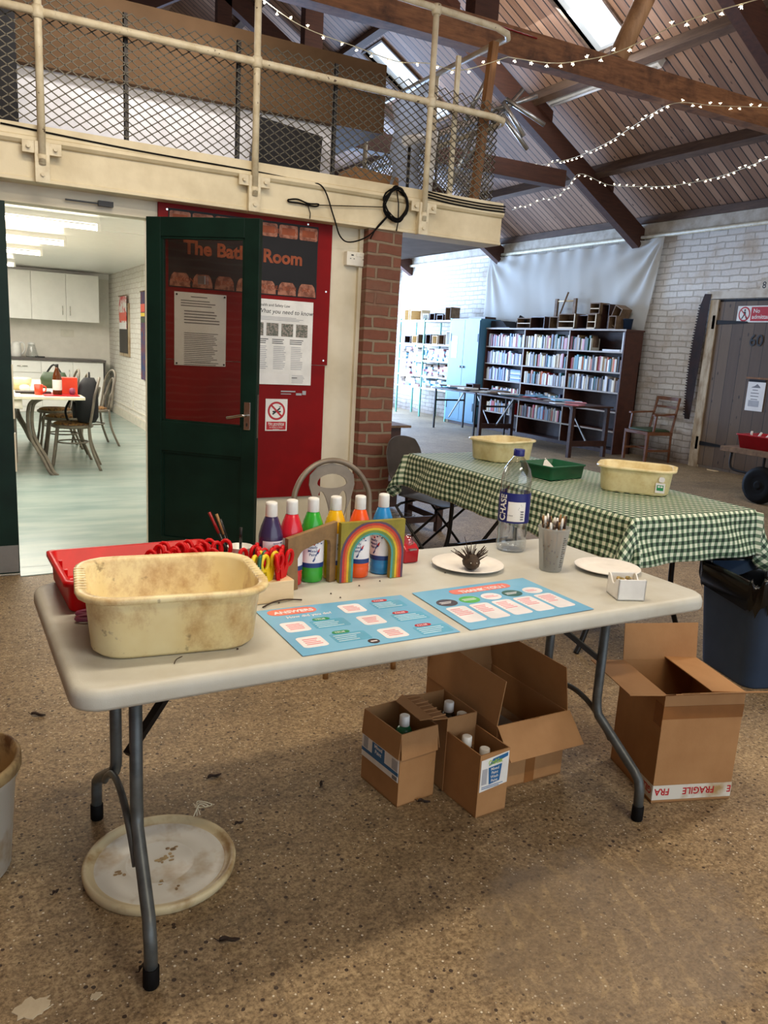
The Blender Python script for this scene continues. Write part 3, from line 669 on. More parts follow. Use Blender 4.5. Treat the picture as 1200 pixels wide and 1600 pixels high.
def lines(mb, P, x0, x1, z0, z1, n, mi, c, rag=.25, th=.4):
    dz = (z1-z0)/n
    for i in range(n):
        z = z1-(i+.5)*dz; e = x1-(x1-x0)*random.random()*rag; mb.box(x0, e, z-dz*th/2, z+dz*th/2, c, c+.0004, mi, P)
nb = MB().box(1.142, 1.458, 1.245, 1.675, .001, .003, 0, BP)
lines(nb, BP, 1.18, 1.40, 1.59, 1.635, 3, 1, .003); lines(nb, BP, 1.20, 1.42, 1.49, 1.575, 5, 1, .003)
for k in range(6): lines(nb, BP, 1.20, 1.42, 1.41-.033*k, 1.434-.033*k+.01, 3, 1, .003)
nb.box(1.24, 1.34, 1.648, 1.654, .003, .0034, 1, BP); nb.box(1.24, 1.36, 1.262, 1.266, .003, .0034, 1, BP)
for x, z in ((1.155, 1.66), (1.447, 1.662), (1.447, 1.256), (1.155, 1.256)): nb.ell(x, z, .006, .006, .003, .007, 2, BP, 8)
tag(nb.build('notice', ['white_paper', 'print_grey', 'black_plastic']), 'white typed notice pinned to the red board, seen through the open green door', 'notice')
hs = MB().box(1.60, 2.035, 1.145, 1.675, .001, .003, 0, BP)
hs.text('Health and Safety Law', BP, 1.66, 1.632, .024, 2, .003, .0036, .004); hs.text('What you need to know', BP, 1.66, 1.59, .038, 2, .003, .0036, .003, shear=.2, sx=.98)
lines(hs, BP, 1.66, 1.98, 1.545, 1.572, 3, 1, .003)
for k in range(4): hs.box(1.62+.1*k, 1.70+.1*k, 1.45, 1.53, .003, .0036, 3, BP)
for k in range(3):
    x = 1.66+.13*k if k < 2 else 1.90
    lines(hs, BP, 1.64+.12*k, 1.735+.12*k, 1.40, 1.435, 3, 2, .003); lines(hs, BP, 1.65+.12*k, 1.735+.12*k, 1.24, 1.39, 13, 1, .003)
hs.box(1.62, 1.88, 1.155, 1.215, .003, .0034, 4, BP); lines(hs, BP, 1.90, 1.99, 1.155, 1.21, 6, 1, .003); lines(hs, BP, 1.90, 1.95, 1.185, 1.195, 1, 2, .003)
tag(hs.build('safety_poster', ['white_plastic', 'print_light', 'print_black', 'photo_print', 'white_paper']), 'white health and safety law poster headed What you need to know', 'poster')
cr = MB().box(1.83, 1.93, 1.098, 1.106, .0, .0016, 0, BP).box(1.83, 1.90, 1.083, 1.088, 0, .0016, 0, BP).box(1.935, 1.975, 1.078, 1.092, 0, .0016, 0, BP).box(1.98, 2.005, 1.082, 1.108, 0, .0016, 0, BP)
tag(cr.build('poster_footer', 'print_light'), 'strip of tiny pale print on the red board below the safety poster', 'label')
ns = MB().box(1.727, 1.877, .845, 1.052, .0, .003, 0, BP)
ns.ell(1.802, .975, .06, .06, .003, .0036, 1, BP, 32); ns.ell(1.802, .975, .047, .047, .0036, .0042, 0, BP, 32)
ns.box(1.775, 1.832, .965, .975, .0042, .0048, 2, frame(BP(0, 0), (1, 0, .0), (0, 0, 1), (0, -1, 0)))
dg = frame(BP(1.802, .975), (1, 0, .8), (-.8, 0, 1), (0, -1, 0)); dg2 = frame(BP(1.802, .975), (1, 0, -1), (1, 0, 1), (0, -1, 0))
ns.box(-.035, .03, -.006, .004, .0042, .0050, 2, dg); ns.tube([dg(.035+.008*sin(q*2), .004*q, .006) for q in range(4)], .0018, 5, 2)
ns.box(-.052, .052, -.006, .006, .005, .0056, 1, dg2)
ns.box(1.735, 1.869, .852, .905, .003, .0036, 1, BP); ns.text('No smoking', BP, 1.802, .885, .022, 0, .0036, .0044, .01, 'CENTER')
ns.text('It is against the law\nto smoke in these\npremises', BP, 1.802, .876, .0125, 0, .0036, .0044, .002, 'CENTER')
tag(ns.build('no_smoking_sign', ['white_plastic', 'print_red', 'print_black']), 'small red and white No smoking sign below the safety poster', 'sign')
t = thing('wall_socket', 'white double plug socket on the cream wall beside the brick pier', 'socket', (2.333, 4.86, 1.928))
MB().box(-.085, .085, -.045, 0, 0, .088).build('back_box', 'socket_white', t, bevel=.004)
for sx in (-.045, .045):
    s_ = MB().box(sx-.008, sx+.008, -.0475, -.044, .062, .07); s_.box(sx-.016, sx-.009, -.0475, -.044, .042, .046).box(sx+.009, sx+.016, -.0475, -.044, .042, .046); s_.build('socket_holes', 'print_black', t)
for sx in (-.012, .012): MB().box(sx-.006, sx+.006, -.050, -.044, .060, .078).build('switch', 'socket_white', t)

# the open green door
ang = math.atan2(4.37-4.83, .5)
t = bpy.data.objects.new('door_1', None); COL.objects.link(t); t.location = (1.0, 4.83, .012); t.rotation_euler = (0, 0, ang); t['kind'] = 'structure'
Y0, Y1 = -.042, 0    # room-side face is local -y... faces the camera
fr_ = MB()
fr_.box(0, .092, Y0, Y1, 0, 2.06).box(.61, .70, Y0, Y1, 0, 2.06).box(.092, .61, Y0, Y1, 1.955, 2.06).box(.092, .61, Y0, Y1, .73, .905).box(.092, .61, Y0, Y1, 0, .2)
fr_.build('door_frame', 'green_paint', t, bevel=.003)
MB().box(.09, .61, -.028, -.014, .19, .74).build('lower_panel', 'green_paint', t)
bd = MB()
for a, b_, c_, d in ((.092, .61, .905, .917), (.092, .61, 1.943, 1.955), (.092, .104, .905, 1.955), (.598, .61, .905, 1.955), (.092, .61, .188, .2), (.092, .61, .718, .73), (.092, .104, .2, .73), (.598, .61, .2, .73)): bd.box(a, b_, -.036, -.006, c_, d)
bd.build('glazing_bead', 'green_paint', t)
MB().box(.095, .607, -.024, -.019, .908, 1.952).build('glass_pane', 'door_glass', t)
h = MB().box(.628, .668, -.050, -.042, .895, 1.055).build('handle_plate', 'chrome', t, bevel=.003)
MB().tube(smooth_pts([(.648, -.042, .98), (.648, -.085, .98), (.635, -.095, .98), (.58, -.094, .968), (.54, -.09, .96)]), [.009]*24+[.008], 8).build('door_handle', 'chrome', h)
MB().ell(.648, .925, .005, .011, .050, .051, 0, frame((0, 0, 0), (1, 0, 0), (0, 0, 1), (0, -1, 0)), 10).build('keyhole', 'print_black', h)
MB().box(.33, .37, -.046, -.03, 1.70, 1.745).build('window_catch', 'steel', t)
MB().box(.7, .703, -.03, -.012, .85, 1.1).build('lock_plate', 'steel', t)
# closed left leaf
t = bpy.data.objects.new('door_2', None); COL.objects.link(t); t.location = (-.52, 4.84, .012); t['kind'] = 'structure'
MB().box(0, .77, 0, .042, 0, 2.055).build('door_leaf', 'green_paint', t, bevel=.003)
MB().box(.05, .765, -.003, 0, .01, .17).build('kick_plate', 'steel', t)
MB().box(.768, .776, .0, .03, .9, 1.2).box(.768, .776, 0, .03, .6, .82).build('lock_plate', 'cream_plastic', t)

# ================================================================ FRONT TABLE
TX, TY, TH = 1.064, 1.884, .0208
def tw(a, b_, z=0): return (TX+a*cos(TH)-b_*sin(TH), TY+a*sin(TH)+b_*cos(TH), z)
t = thing('folding_table', 'long off-white plastic folding table with bent grey tube legs, covered in craft things', 'table', (TX, TY, 0), TH)
tp = MB().loft([ring(1.80, .73, .05, .700), ring(1.825, .755, .06, .697), ring(1.83, .76, .062, .704), ring(1.83, .76, .062, .722), ring(1.822, .752, .06, .734), ring(1.806, .736, .055, .7395), ring(1.78, .71, .05, .7385)])
tp.build('tabletop', 'table_plastic', t)
for sx, cx in ((-1, -.763), (1, .755)):
    ef = MB()
    for sy in (-1, 1):
        c2 = cx+(.018 if sx < 0 else -.004)
        pts = [(c2, sy*.125, .70), (c2, sy*.125, .32), (c2, sy*.129, .29), (c2+(cx-c2)*.1, sy*.14, .265), (c2+(cx-c2)*.85, sy*.315, .15), (cx, sy*.334, .13), (cx, sy*.342, .10), (cx, sy*.346, .03)]
        l = MB().tube(pts, .0155, 12).build('leg', 'table_leg', t)
        MB().lathe([(.0155, .05), (.0185, .048), (.0185, .004), (.016, 0)], (cx, sy*.346, 0), 12).build('rubber_foot', 'black_rubber', l)
    MB().tube(smooth_pts([(cx, -.2, .205), (cx, -.15, .25), (cx, -.08, .29), (cx, 0, .305), (cx, .08, .29), (cx, .15, .25), (cx, .2, .205)]), .009, 8).build('curved_brace', 'table_leg', t)
    a = MB().bar((cx, -.12, .45), (cx-sx*.17, -.0, .60), .02, .016).bar((cx, .12, .47), (cx-sx*.17, .0, .60), .02, .016).bar((cx-sx*.15, 0, .585), (cx-sx*.27, 0, .69), .03, .02)
    a.tube([(cx-sx*(.17+.012*sin(q)), .022*cos(q), .60+.022*sin(q)) for q in [k*.7 for k in range(9)]], .0025, 6)
    a.build('folding_stay', 'black_metal', t)
    MB().box(cx-.02, cx+.02, -.33, .33, .684, .70).build('rail', 'black_metal', t)

def T(a, b_, z=.7395): return tw(a, b_, z)
def tub(name, label, cat, loc, rz, w_, d, h, mat_, sticker=False):
    t = thing(name, label, cat, loc, rz)
    r = .075; bw, bd_ = w_*.85, d*.85
    o = MB().loft([ring(bw*.93, bd_*.93, r*.85, .0), ring(bw, bd_, r, .010), ring(w_*.9, d*.9, r, h*.86), ring(w_*.91, d*.91, r, h*.88), ring(w_*.985, d*.985, r+.012, h*.90), ring(w_, d, r+.014, h*.94), ring(w_*.99, d*.99, r+.014, h*.99), ring(w_*.96, d*.96, r+.01, h), ring(w_*.90, d*.885, r, h*.985), ring(w_*.885, d*.865, r, h*.93), ring(bw*.98, bd_*.98, r, .014), ring(bw*.9, bd_*.9, r*.8, .007)])
    o.build('basin', mat_, t)
    for sx in (-1, 1):
        g = MB()
        for k in range(9): y = (k-4)*d*.055; g.box(sx*w_*.468-.012, sx*w_*.468+.012, y-.002, y+.002, h*.995, h*1.004)
        g.build('rim_ribs', mat_, t)
    if sticker:
        P = frame((w_*.27, -d*.445, h*.16), (1, 0, 0), (0, -.06, 1), (0, -1, 0))
        MB().box(0, .045, 0, .05, 0, .002, 0, P).box(.006, .038, .012, .04, .002, .003, 1, P).ell(.016, .032, .006, .005, .003, .004, 0, P, 8).ell(.029, .032, .006, .005, .003, .004, 0, P, 8).build('sticker', ['poster_white', 'poster_green'], t)
        MB().rrect(.012, .04, .055, .082, .01, 0, .002, 0, P).build('sticker', ['poster_white'], t)
    return t
B = tub('washing_up_bowl', 'large stained cream washing-up bowl on the front corner of the white table', 'bowl', (.407, 1.758, .7395), radians(-6), .42, .345, .146, 'tub_plastic')
def twig_obj(name, pts, r, mat_='twig'): return MB().tube(smooth_pts(pts, 4), r, 6).build(name, mat_)
rnd = random.Random(3)
for k, (x, y) in enumerate(((.42, 1.80), (.40, 1.74), (.47, 1.78), (.49, 1.72), (.37, 1.82))):
    pts = []; a = rnd.random()*6
    for j in range(5): pts.append((x+.022*j*cos(a+j*.2)-.03, y+.016*j*sin(a+j*.2), .752+.012+.016*abs(sin(j*1.3+k))*(2.2 if k == 3 else 1)))
    tag(twig_obj('twig', pts, .0016), 'thin dry twig in the big cream bowl, %s from the table edge' % ORD[k], 'twig', 'dry twigs in the big bowl')

# red tray behind the bowl
t = thing('red_tray', 'shallow red plastic tray at the left end of the white table', 'tray', T(-.648, .25), TH+radians(1))
w_, d, h = .432, .312, .082
MB().loft([ring(w_*.94, d*.92, .014, 0), ring(w_*.96, d*.95, .016, .006), ring(w_*.975, d*.965, .016, h-.012), ring(w_*1.03, d*1.04, .02, h-.012), ring(w_*1.03, d*1.04, .02, h), ring(w_*.955, d*.94, .014, h), ring(w_*.935, d*.91, .014, .008)]).build('tray', 'red_plastic', t)
for y in (-.09, 0, .09): MB().box(-.198, -.19, y-.005, y+.005, .02, .07).build('rib', 'red_plastic', t)
tag(MB().lathe([(.03, 0), (.034, .012), (.02, .03), (.0, .036)], T(-.50, .26, .7475), 16).build('brown_sponge', 'bucket_dirt'), 'brown dirty sponge ball in the red tray', 'sponge')
tag(MB().lathe([(.03, 0), (.036, .006), (.03, .014), (.0, .016)], T(-.66, .22, .7475), 14).build('brown_sponge', 'twig'), 'flat dark lump in the middle of the red tray', 'lump')

def scissors(label, loc, rz, mat_, tilt=0, group=None, open_=.12):
    t = thing('scissors', label, 'scissors', loc, rz, group); t.rotation_euler = (tilt, 0, rz)
    for s_ in (-1, 1):
        pts = [(s_*(.019+.0145*cos(q)+open_*.03), 0, .050+.021*sin(q)) for q in [2*pi*k/14 for k in range(14)]]
        hb = MB().tube(pts, .0056, 8, closed=True); hb.bar((s_*.014, s_*.001, .036), (s_*.004, s_*.001, -.002), .016, .009, side=(0, 1, 0))
        hb.build('handle', mat_, t)
        MB().box(-.006, .006, s_*.0012-.001, s_*.0012+.001, -.055, .004).build('blade', 'steel', t)
    return t
# wooden scissors block, a row of holes along it
t = thing('scissors_block', 'pale wooden block holding rows of children\'s scissors, beside the big bowl', 'block', T(-.358, .062), TH+radians(2))
MB().box(-.055, .058, -.058, .062, 0, .058).build('block', 'pale_wood', t, bevel=.002)
sc = []
def sp(a, b_, z=.7995): return (T(-.455+a, .055+b_)[0], T(-.455+a, .055+b_)[1], z)
specs = [(.056, -.026, 'yellow_plastic', .9), (.072, -.03, 'dkgreen_plastic', 1.0), (.090, -.034, 'yellow_plastic', .6), (.098, -.004, 'red_plastic', .9), (.116, -.032, 'red_plastic', 1.3), (.134, -.020, 'red_plastic', .6), (.138, .012, 'red_plastic', 1.1), (.112, .030, 'red_plastic', .4), (.072, .01, 'red_plastic', 1.2), (.06, .04, 'red_plastic', .5), (.09, .052, 'red_plastic', 1.3)]
names = ['yellow-handled child scissors at the left of the yellow and green ones in the block', 'dark green handled child scissors standing between two yellow pairs', 'yellow-handled child scissors to the right of the green pair', 'red child scissors just behind the right yellow pair', 'red child scissors at the front right of the wooden block', 'red child scissors second from the right end of the block', 'red child scissors at the far right corner of the block', 'red child scissors at the back of the block, near its right end', 'red child scissors behind the green pair in the block', 'red child scissors at the back left of the block', 'red child scissors at the very back of the block']
for i, (a, b_, c_, rz) in enumerate(specs): scissors(names[i], sp(a, b_), rz, c_, radians(random.uniform(-7, 7)), 'children\'s scissors in the wooden block')
t = thing('scissors_block', 'second wooden scissors block standing in the red tray behind the big bowl', 'block', T(-.535, .185, .7475), TH)
MB().box(-.095, .075, -.04, .045, 0, .036).build('block', 'pale_wood', t, bevel=.002)
for i in range(9):
    a = -.165+i*.0215; b_ = (.112, .14, .155)[i % 3]
    scissors('red child scissors in the tray block behind the bowl rim, %s from the left' % ORD[i], sp(a, b_, .788+.004*(i % 3)), random.uniform(-.8, .8), 'red_plastic', radians(random.uniform(-14, 6)), 'children\'s scissors in the wooden block')
s_ = thing('scissors', 'dusky purple scissors lying flat, handles poking out beside the big bowl', 'scissors', T(-.818, .03, .7475), 0)
for q, (dx, dy) in enumerate(((0, 0), (.006, .037))):
    MB().tube([(dx+.030*cos(a), dy+.014*sin(a), 0) for a in [2*pi*k/18 for k in range(18)]], .0055, 8, closed=True).bar((dx+.028, dy, 0), (.12, .02, 0), .012, .006).build('handle', 'purple_plastic', s_)
MB().box(.1, .19, .012, .024, -.002, .001).build('blade', 'steel', s_)
# pen pot with pencils
t = thing('pencil_pot', 'white pot of pencils behind the wooden scissors block', 'pot', T(-.372, .235))
MB().lathe([(.030, 0), (.032, .003), (.036, .098), (.038, .1), (.035, .1), (.030, .006)], n=24).build('pot', 'white_plastic', t)
for i, (dx, dy, h, m_, lb) in enumerate(((-.075, .06, .185, 'red_cable', 'dark pencil with a red end leaning left in the white pot'), (-.055, .055, .18, 'twig', 'dark pencil with a brown wooden end leaning left in the white pot'), (-.045, .05, .165, 'black_plastic', 'black pencil leaning behind the brown-ended one in the white pot'), (.0, -.005, .15, 'black_plastic', 'black pencil standing nearly upright in the white pot'))):
    b0_ = V(T(-.372, .235, .745)); e = b0_+V((dx, dy, h))
    p = thing('pencil', lb, 'pencil', tuple(b0_), 0, None); m1 = (e-b0_)*.68; MB().cyl((0, 0, 0), tuple(m1), .0038, 6).build('body', 'black_plastic', p); MB().cyl(tuple(m1), tuple(e-b0_), .0042, 6).build('end', m_ if m_ != 'twig' else 'ply', p)

# paint bottles
def bottle(label, loc, rz, mat_, full=True):
    t = thing('paint_bottle', label, 'paint bottle', loc, rz, 'ready-mix paint bottles on the white table')
    MB().lathe([(.030, 0), (.0335, .004), (.0345, .03), (.0335, .034), (.0345, .038), (.0345, .15), (.0335, .156), (.028, .178), (.019, .203), (.0155, .208), (.0155, .212)], n=28).build('body', mat_, t)
    MB().lathe([(.0165, .207), (.0172, .209), (.0165, .24), (.0158, .246), (.012, .248)], n=24).build('cap', 'white_plastic', t)
    lb = MB(); R0 = .0350
    def arc(a0, a1, z0, z1, r, mi, n=14):
        k = len(lb.v)
        for i in range(n+1):
            a = a0+(a1-a0)*i/n
            for z in (z0, z1): lb.v.append(V((r*cos(a), r*sin(a), z)))
        for i in range(n): lb.face((k+2*i, k+2*i+2, k+2*i+3, k+2*i+1), mi, True)
    arc(radians(-160), radians(-20), .046, .142, R0, 0); arc(radians(-160), radians(-20), .046, .060, R0+.0003, 1)
    cyl_ = lambda a, z, c: V(((R0+c)*cos(radians(-90)+a/R0), (R0+c)*sin(radians(-90)+a/R0), z))
    lb.text('Ready', cyl_, -.024, .104, .0115, 1, .0004, .0008, .004); lb.text('Mixed', cyl_, -.024, .093, .0115, 1, .0004, .0008, .004); lb.text('Paint', cyl_, -.020, .082, .0115, 1, .0004, .0008, .004)
    lb.text('READY MIX', cyl_, -.012, .134, .006, 1, .0004, .0008, .004)
    for i, (a, z) in enumerate(((-.016, .122), (-.006, .116), (.004, .120), (.012, .124), (.018, .117), (-.012, .127))): lb.ell(a, z, .0032, .0018+.001*(i % 2), .0004, .0008, 1+i % 2, cyl_, 8)
    lb.prism([(-.010, .066), (-.006, .064), (.010, .092), (.004, .094)], .0004, .0008, 1, cyl_); lb.prism([(.004, .094), (.010, .092), (.013, .104), (.008, .100)], .0004, .0008, 2, cyl_)
    lb.build('label', ['poster_white', 'label_blue', 'print_red', 'photo_print'], t)
    return t
PB = [('purple', -.318, .135, .2, 'dark purple'), ('red', -.250, .150, -.25, 'red'), ('green', -.178, .163, -.05, 'green'), ('yellow', -.103, .168, .5, 'yellow'), ('orange', -.026, .160, -.35, 'orange'), ('blue', .060, .170, -1.0, 'blue')]
for nm, a, b_, rz, word in PB:
    pos = {'purple': 'leftmost, beside the scissors', 'red': 'behind the bare wooden arch', 'green': 'seen through the bare wooden arch', 'yellow': 'behind where the two arches meet', 'orange': 'seen through the rainbow arch, left side', 'blue': 'rightmost of the row, behind the rainbow arch'}[nm]
    bottle('%s ready-mix paint bottle with white cap, %s' % (word, pos), T(a, b_), rz, 'paint_'+nm)

# wooden arches
def arch(name, label, p0, p1, h0, h1, rainbow):
    p0, p1 = V(T(*p0)), V(T(*p1)); L = (p1-p0).length; rz = math.atan2((p1-p0).y, (p1-p0).x)
    t = thing(name, label, 'wooden arch', tuple(p0), rz)
    P = frame((0, 0, 0), (1, 0, 0), (0, 0, 1), (0, -1, 0))
    ww = .030 if not rainbow else .043; cx = L/2; ri = L/2-ww; zc = h0-(.032 if not rainbow else .040)-ri
    ar = lambda r, n=16: [(cx+r*cos(pi-pi*k/n), zc+r*sin(pi-pi*k/n)) for k in range(n+1)]
    if rainbow:
        wd = [L/2-.0005, L/2-.0005-.0, .0]
        pts = [(0, 0), (0, h0), (L, h1), (L, 0), (cx+ri, 0)]+[(a, b_) for a, b_ in ar(ri)][::-1]+[(cx-ri, 0)]
        bo = MB().prism(pts, -.009, .009, 0, P); bo.build('body', 'rainbow_rc', t)
        n = 6; dr = (L/2-ri)/n
        for i in range(n):
            ra, rb = ri+dr*i, ri+dr*(i+1)-.0004
            q = [(cx-rb, .001)]+ar(rb)+[(cx+rb, .001), (cx+ra, .001)]+ar(ra)[::-1]+[(cx-ra, .001)]
            q = [(max(.0, min(L, a)), min(b_, h0-.001)) for a, b_ in q]
            MB().prism(q, .009, .0096, 0, P).build('painted_band', 'rainbow_r%d' % (5-i), t)
    else:
        pts = [(0, 0), (0, h0), (L, h1), (L, 0), (L-.022, 0), (L-.022, .115), (L-.028, .128), (L-.045, .132), (.055, .112), (.045, .104), (.036, .09), (.040, 0)]
        MB().prism(pts, -.008, .008, 0, P).build('body', 'stain_wood', t, bevel=.001)
    return t
arch('wooden_arch', 'bare wooden arch with a slanting top, standing in front of the red and green paint', (-.29, .088), (-.118, .135), .152, .181, False)
arch('rainbow_arch', 'wooden arch painted with a rainbow, in front of the orange and blue paint', (-.114, .112), (.098, .108), .180, .182, True)
# tape dispenser
t = thing('tape_dispenser', 'small red tape dispenser beside the rainbow arch', 'tape dispenser', T(.205, .262), TH+.05)
P = frame((0, 0, 0), (0, 1, 0), (0, 0, 1), (1, 0, 0))
MB().prism([(-.035, 0), (-.038, .045), (-.02, .06), (.03, .075), (.05, .06), (.055, 0)], -.026, .028, 0, P).build('body', 'dark_red_plastic', t, bevel=.004)
MB().lathe([(.012, -.011), (.026, -.011), (.026, .011), (.012, .011)], n=20).xf(Matrix.Translation((0, .0, .062)) @ Matrix.Rotation(pi/2, 4, 'Y')).build('tape_roll', 'clear_plastic', t)
MB().box(-.014, .014, -.046, -.034, .045, .049).build('cutter', 'steel', t)

# plates, hedgehog
def plate(label, a, b_, r, z=.7395):
    c = T(a, b_, z)
    return tag(MB().lathe([(r*.62, 0), (r*.68, .002), (r*.97, .012), (r, .0135), (r*.985, .0155), (r*.7, .006), (r*.62, .004)], c, 48).build('paper_plate', 'plate_paper'), label, 'plate')
plate('white paper plate carrying the clay hedgehog', .362, .128, .118); plate('empty white paper plate near the right end of the white table', .800, -.055, .108)
hx = T(.345, .085, .7435)
t = thing('clay_hedgehog', 'dark clay hedgehog stuck with twig spines on the white plate', 'clay model', hx, radians(-112)); t.scale = (1.15, 1.15, 1.2)
MB().loft([[(x, r*cos(q), max(.001, .021+r*.9*sin(q))) for q in [2*pi*k/12 for k in range(12)]] for x, r in ((-.032, .008), (-.028, .018), (-.012, .024), (.008, .023), (.024, .015), (.036, .006), (.040, .002))]).build('body', 'clay', t)
for s_ in (-1, 1): MB().lathe([(0, -.002), (.002, 0), (0, .002)], (.030, s_*.008, .026), 6).build('eye', 'plate_paper', t)
for k in range(38):
    a = rnd.uniform(-1.25, 1.25); x = rnd.uniform(-.03, .014); L = rnd.uniform(.018, .040)+(.022 if k in (5, 17, 23) else 0)
    d = V((-.35+rnd.uniform(-.25, .25), sin(a), cos(a)*.9+.15)).normalized(); b0_ = V((x, .018*sin(a), .021+.017*cos(a)))
    MB().cyl(b0_, b0_+d*L, .0015, 5, 0, .001).build('twig_spine', 'twig', t)

# water bottle
t = thing('water_bottle', 'clear plastic water bottle with blue CHASE label and blue cap', 'bottle', T(.650, .270), 0); t.scale = (1.14, 1.14, 1.0)
pr = [(.030, .004), (.041, .0), (.046, .012), (.047, .03), (.044, .05), (.047, .07), (.044, .09), (.047, .112), (.0475, .19), (.046, .20), (.048, .214), (.046, .228), (.0475, .245), (.046, .268), (.040, .292), (.028, .316), (.0165, .334), (.0145, .338), (.0145, .348)]
MB().lathe(pr, n=32, cap0=True, cap1=False).build('bottle', 'clear_plastic', t)
MB().lathe([(.0165, .338), (.017, .340), (.017, .360), (.0155, .362)], n=24).build('cap', 'label_navy', t)
lb = MB(); k0 = 0; R0 = .0482
for mi, a0, a1, z0, z1, dr in ((0, -275, 20, .106, .212, 0), (1, -151, -84, .113, .182, .0004)):
    k = len(lb.v); n = 24
    for i in range(n+1):
        a = radians(a0+(a1-a0)*i/n)
        for z in (z0, z1): lb.v.append(V(((R0+dr)*cos(a), (R0+dr)*sin(a), z)))
    for i in range(n): lb.face((k+2*i, k+2*i+2, k+2*i+3, k+2*i+1), mi, True)
BC = radians(-128)
cy = lambda a, z, c: V(((R0+c)*cos(BC+a/R0), (R0+c)*sin(BC+a/R0), z))
cyv = lambda a, b_, c: cy(-b_, a, c)      # rotated quarter turn, reading upwards
lb.text('CHASE', cyv, .112, .0265, .032, 1, .0005, .001, .02, sx=.95)
for k in range(4): lb.box(.021, .031, .119+.009*k, .124+.009*k, .0008, .0012, 2, cy)
lb.text('2 litre', cy, -.019, .132, .007, 2, .0008, .0012); lines(lb, cy, -.018, .026, .148, .176, 5, 3, .0008)
lb.build('label', ['label_navy', 'white_plastic', 'print_grey', 'print_light'], t)
w_ = MB().lathe([(.028, .006), (.040, .003), (.0445, .014), (.0455, .03), (.0425, .05), (.0455, .07), (.0425, .09), (.0455, .112), (.046, .128)], n=28, cap1=True); w_.build('water', 'window_glass', t)

# cup of brushes
c0 = T(.612, .012)
t = thing('brush_cup', 'frosted measuring cup smeared with paint, full of paintbrushes', 'cup', c0)
MB().lathe([(.034, 0), (.036, .002), (.0505, .138), (.053, .140), (.053, .145), (.0495, .145), (.035, .004)], n=28).build('cup', 'frosted_cup', t)
mk = MB(); Rr = lambda z: .0368+.0142*(z/.14)
cyc = lambda a, z, c: V(((Rr(z)+c)*cos(radians(-105)+a/.044), (Rr(z)+c)*sin(radians(-105)+a/.044), z))
for k in range(14): mk.box(.012, .02 if k % 2 else .026, .018+.0075*k, .020+.0075*k, .0004, .0009, 0, cyc)
for k in range(26): mk.ell(rnd.uniform(-.05, .03), rnd.uniform(.01, .115), rnd.uniform(.001, .004), rnd.uniform(.001, .005), .0004, .0008, rnd.choice([1, 1, 2]), cyc, 7)
mk.build('scale_and_paint_marks', ['print_black', 'print_grey', 'taupe_metal'], t)
for k in range(16):
    a = k*2.39996; r = .008+.030*math.sqrt(k/16); dx, dy = r*cos(a), r*sin(a); H_ = .148+.022*rnd.random()
    b0_ = V((c0[0]+dx*.5, c0[1]+dy*.5, c0[2]+.006)); d = V((dx*.6, dy*.6, H_))
    hm = ('ply', 'pole_wood', 'black_metal')[k % 3]; hn = ('light wooden', 'brown wooden', 'black')[k % 3]
    p = thing('paintbrush', '%s handled paintbrush in the brush cup, %s out from the centre' % (hn, ORD[k]), 'paintbrush', tuple(b0_), 0, 'paintbrushes in the frosted cup')
    MB().cyl((0, 0, 0), tuple(d*.78), .0042, 8).build('handle', hm, p); MB().cyl(tuple(d*.78), tuple(d*.90), .0050, 8).build('ferrule', 'steel' if k % 2 else 'pole_wood', p)
    MB().cyl(tuple(d*.90), tuple(d*1.05), .0055, 8, 0, .0028).build('bristles', ('twig', 'plate_paper', 'ply')[(k*5+1) % 3], p)
p = thing('paintbrush', 'long thin black brush leaning out of the cup to the left', 'paintbrush', (c0[0], c0[1], c0[2]+.02)); MB().cyl((0, 0, 0), (-.038, .03, .165), .0018, 6).build('handle', 'black_metal', p)

# little square dish
t = thing('square_dish', 'small white square ceramic dish with scraps, at the front right of the table', 'dish', T(.640, -.290), radians(-22))
hw, hh_ = .042, .063
g = MB(); prof = [(-hw, 0)]+[(-hw, hh_)]+[(-.03+.06*k/10, hh_-.022*sin(pi*k/10)**1.5) for k in range(11)]+[(hw, hh_), (hw, 0)]
for (O_, u_, n_) in (((0, -hw, 0), (1, 0, 0), (0, 1, 0)), ((0, hw, 0), (1, 0, 0), (0, -1, 0)), ((-hw, 0, 0), (0, 1, 0), (1, 0, 0)), ((hw, 0, 0), (0, 1, 0), (-1, 0, 0))):
    pf = prof if u_[1] else [(-hw, 0), (-hw, hh_), (hw, hh_), (hw, 0)]
    g.prism(pf, 0, .005, 0, frame(O_, u_, (0, 0, 1), n_))
g.box(-hw, hw, -hw, hw, 0, .005); g.build('dish', 'white_plastic', t, bevel=.0015)
MB().box(-.037, .037, -.037, .037, .028, .030).build('scraps', 'crumbs', t)
for k in range(14):
    x, y = rnd.uniform(-.026, .026), rnd.uniform(-.026, .026)
    o = MB().lathe([(0, -.006), (.008, -.002), (.007, .004), (0, .007)], (x, y, .042+rnd.random()*.010), 6).build('scrap', ('crumbs', 'plate_paper', 'photo_print')[k % 3], t)

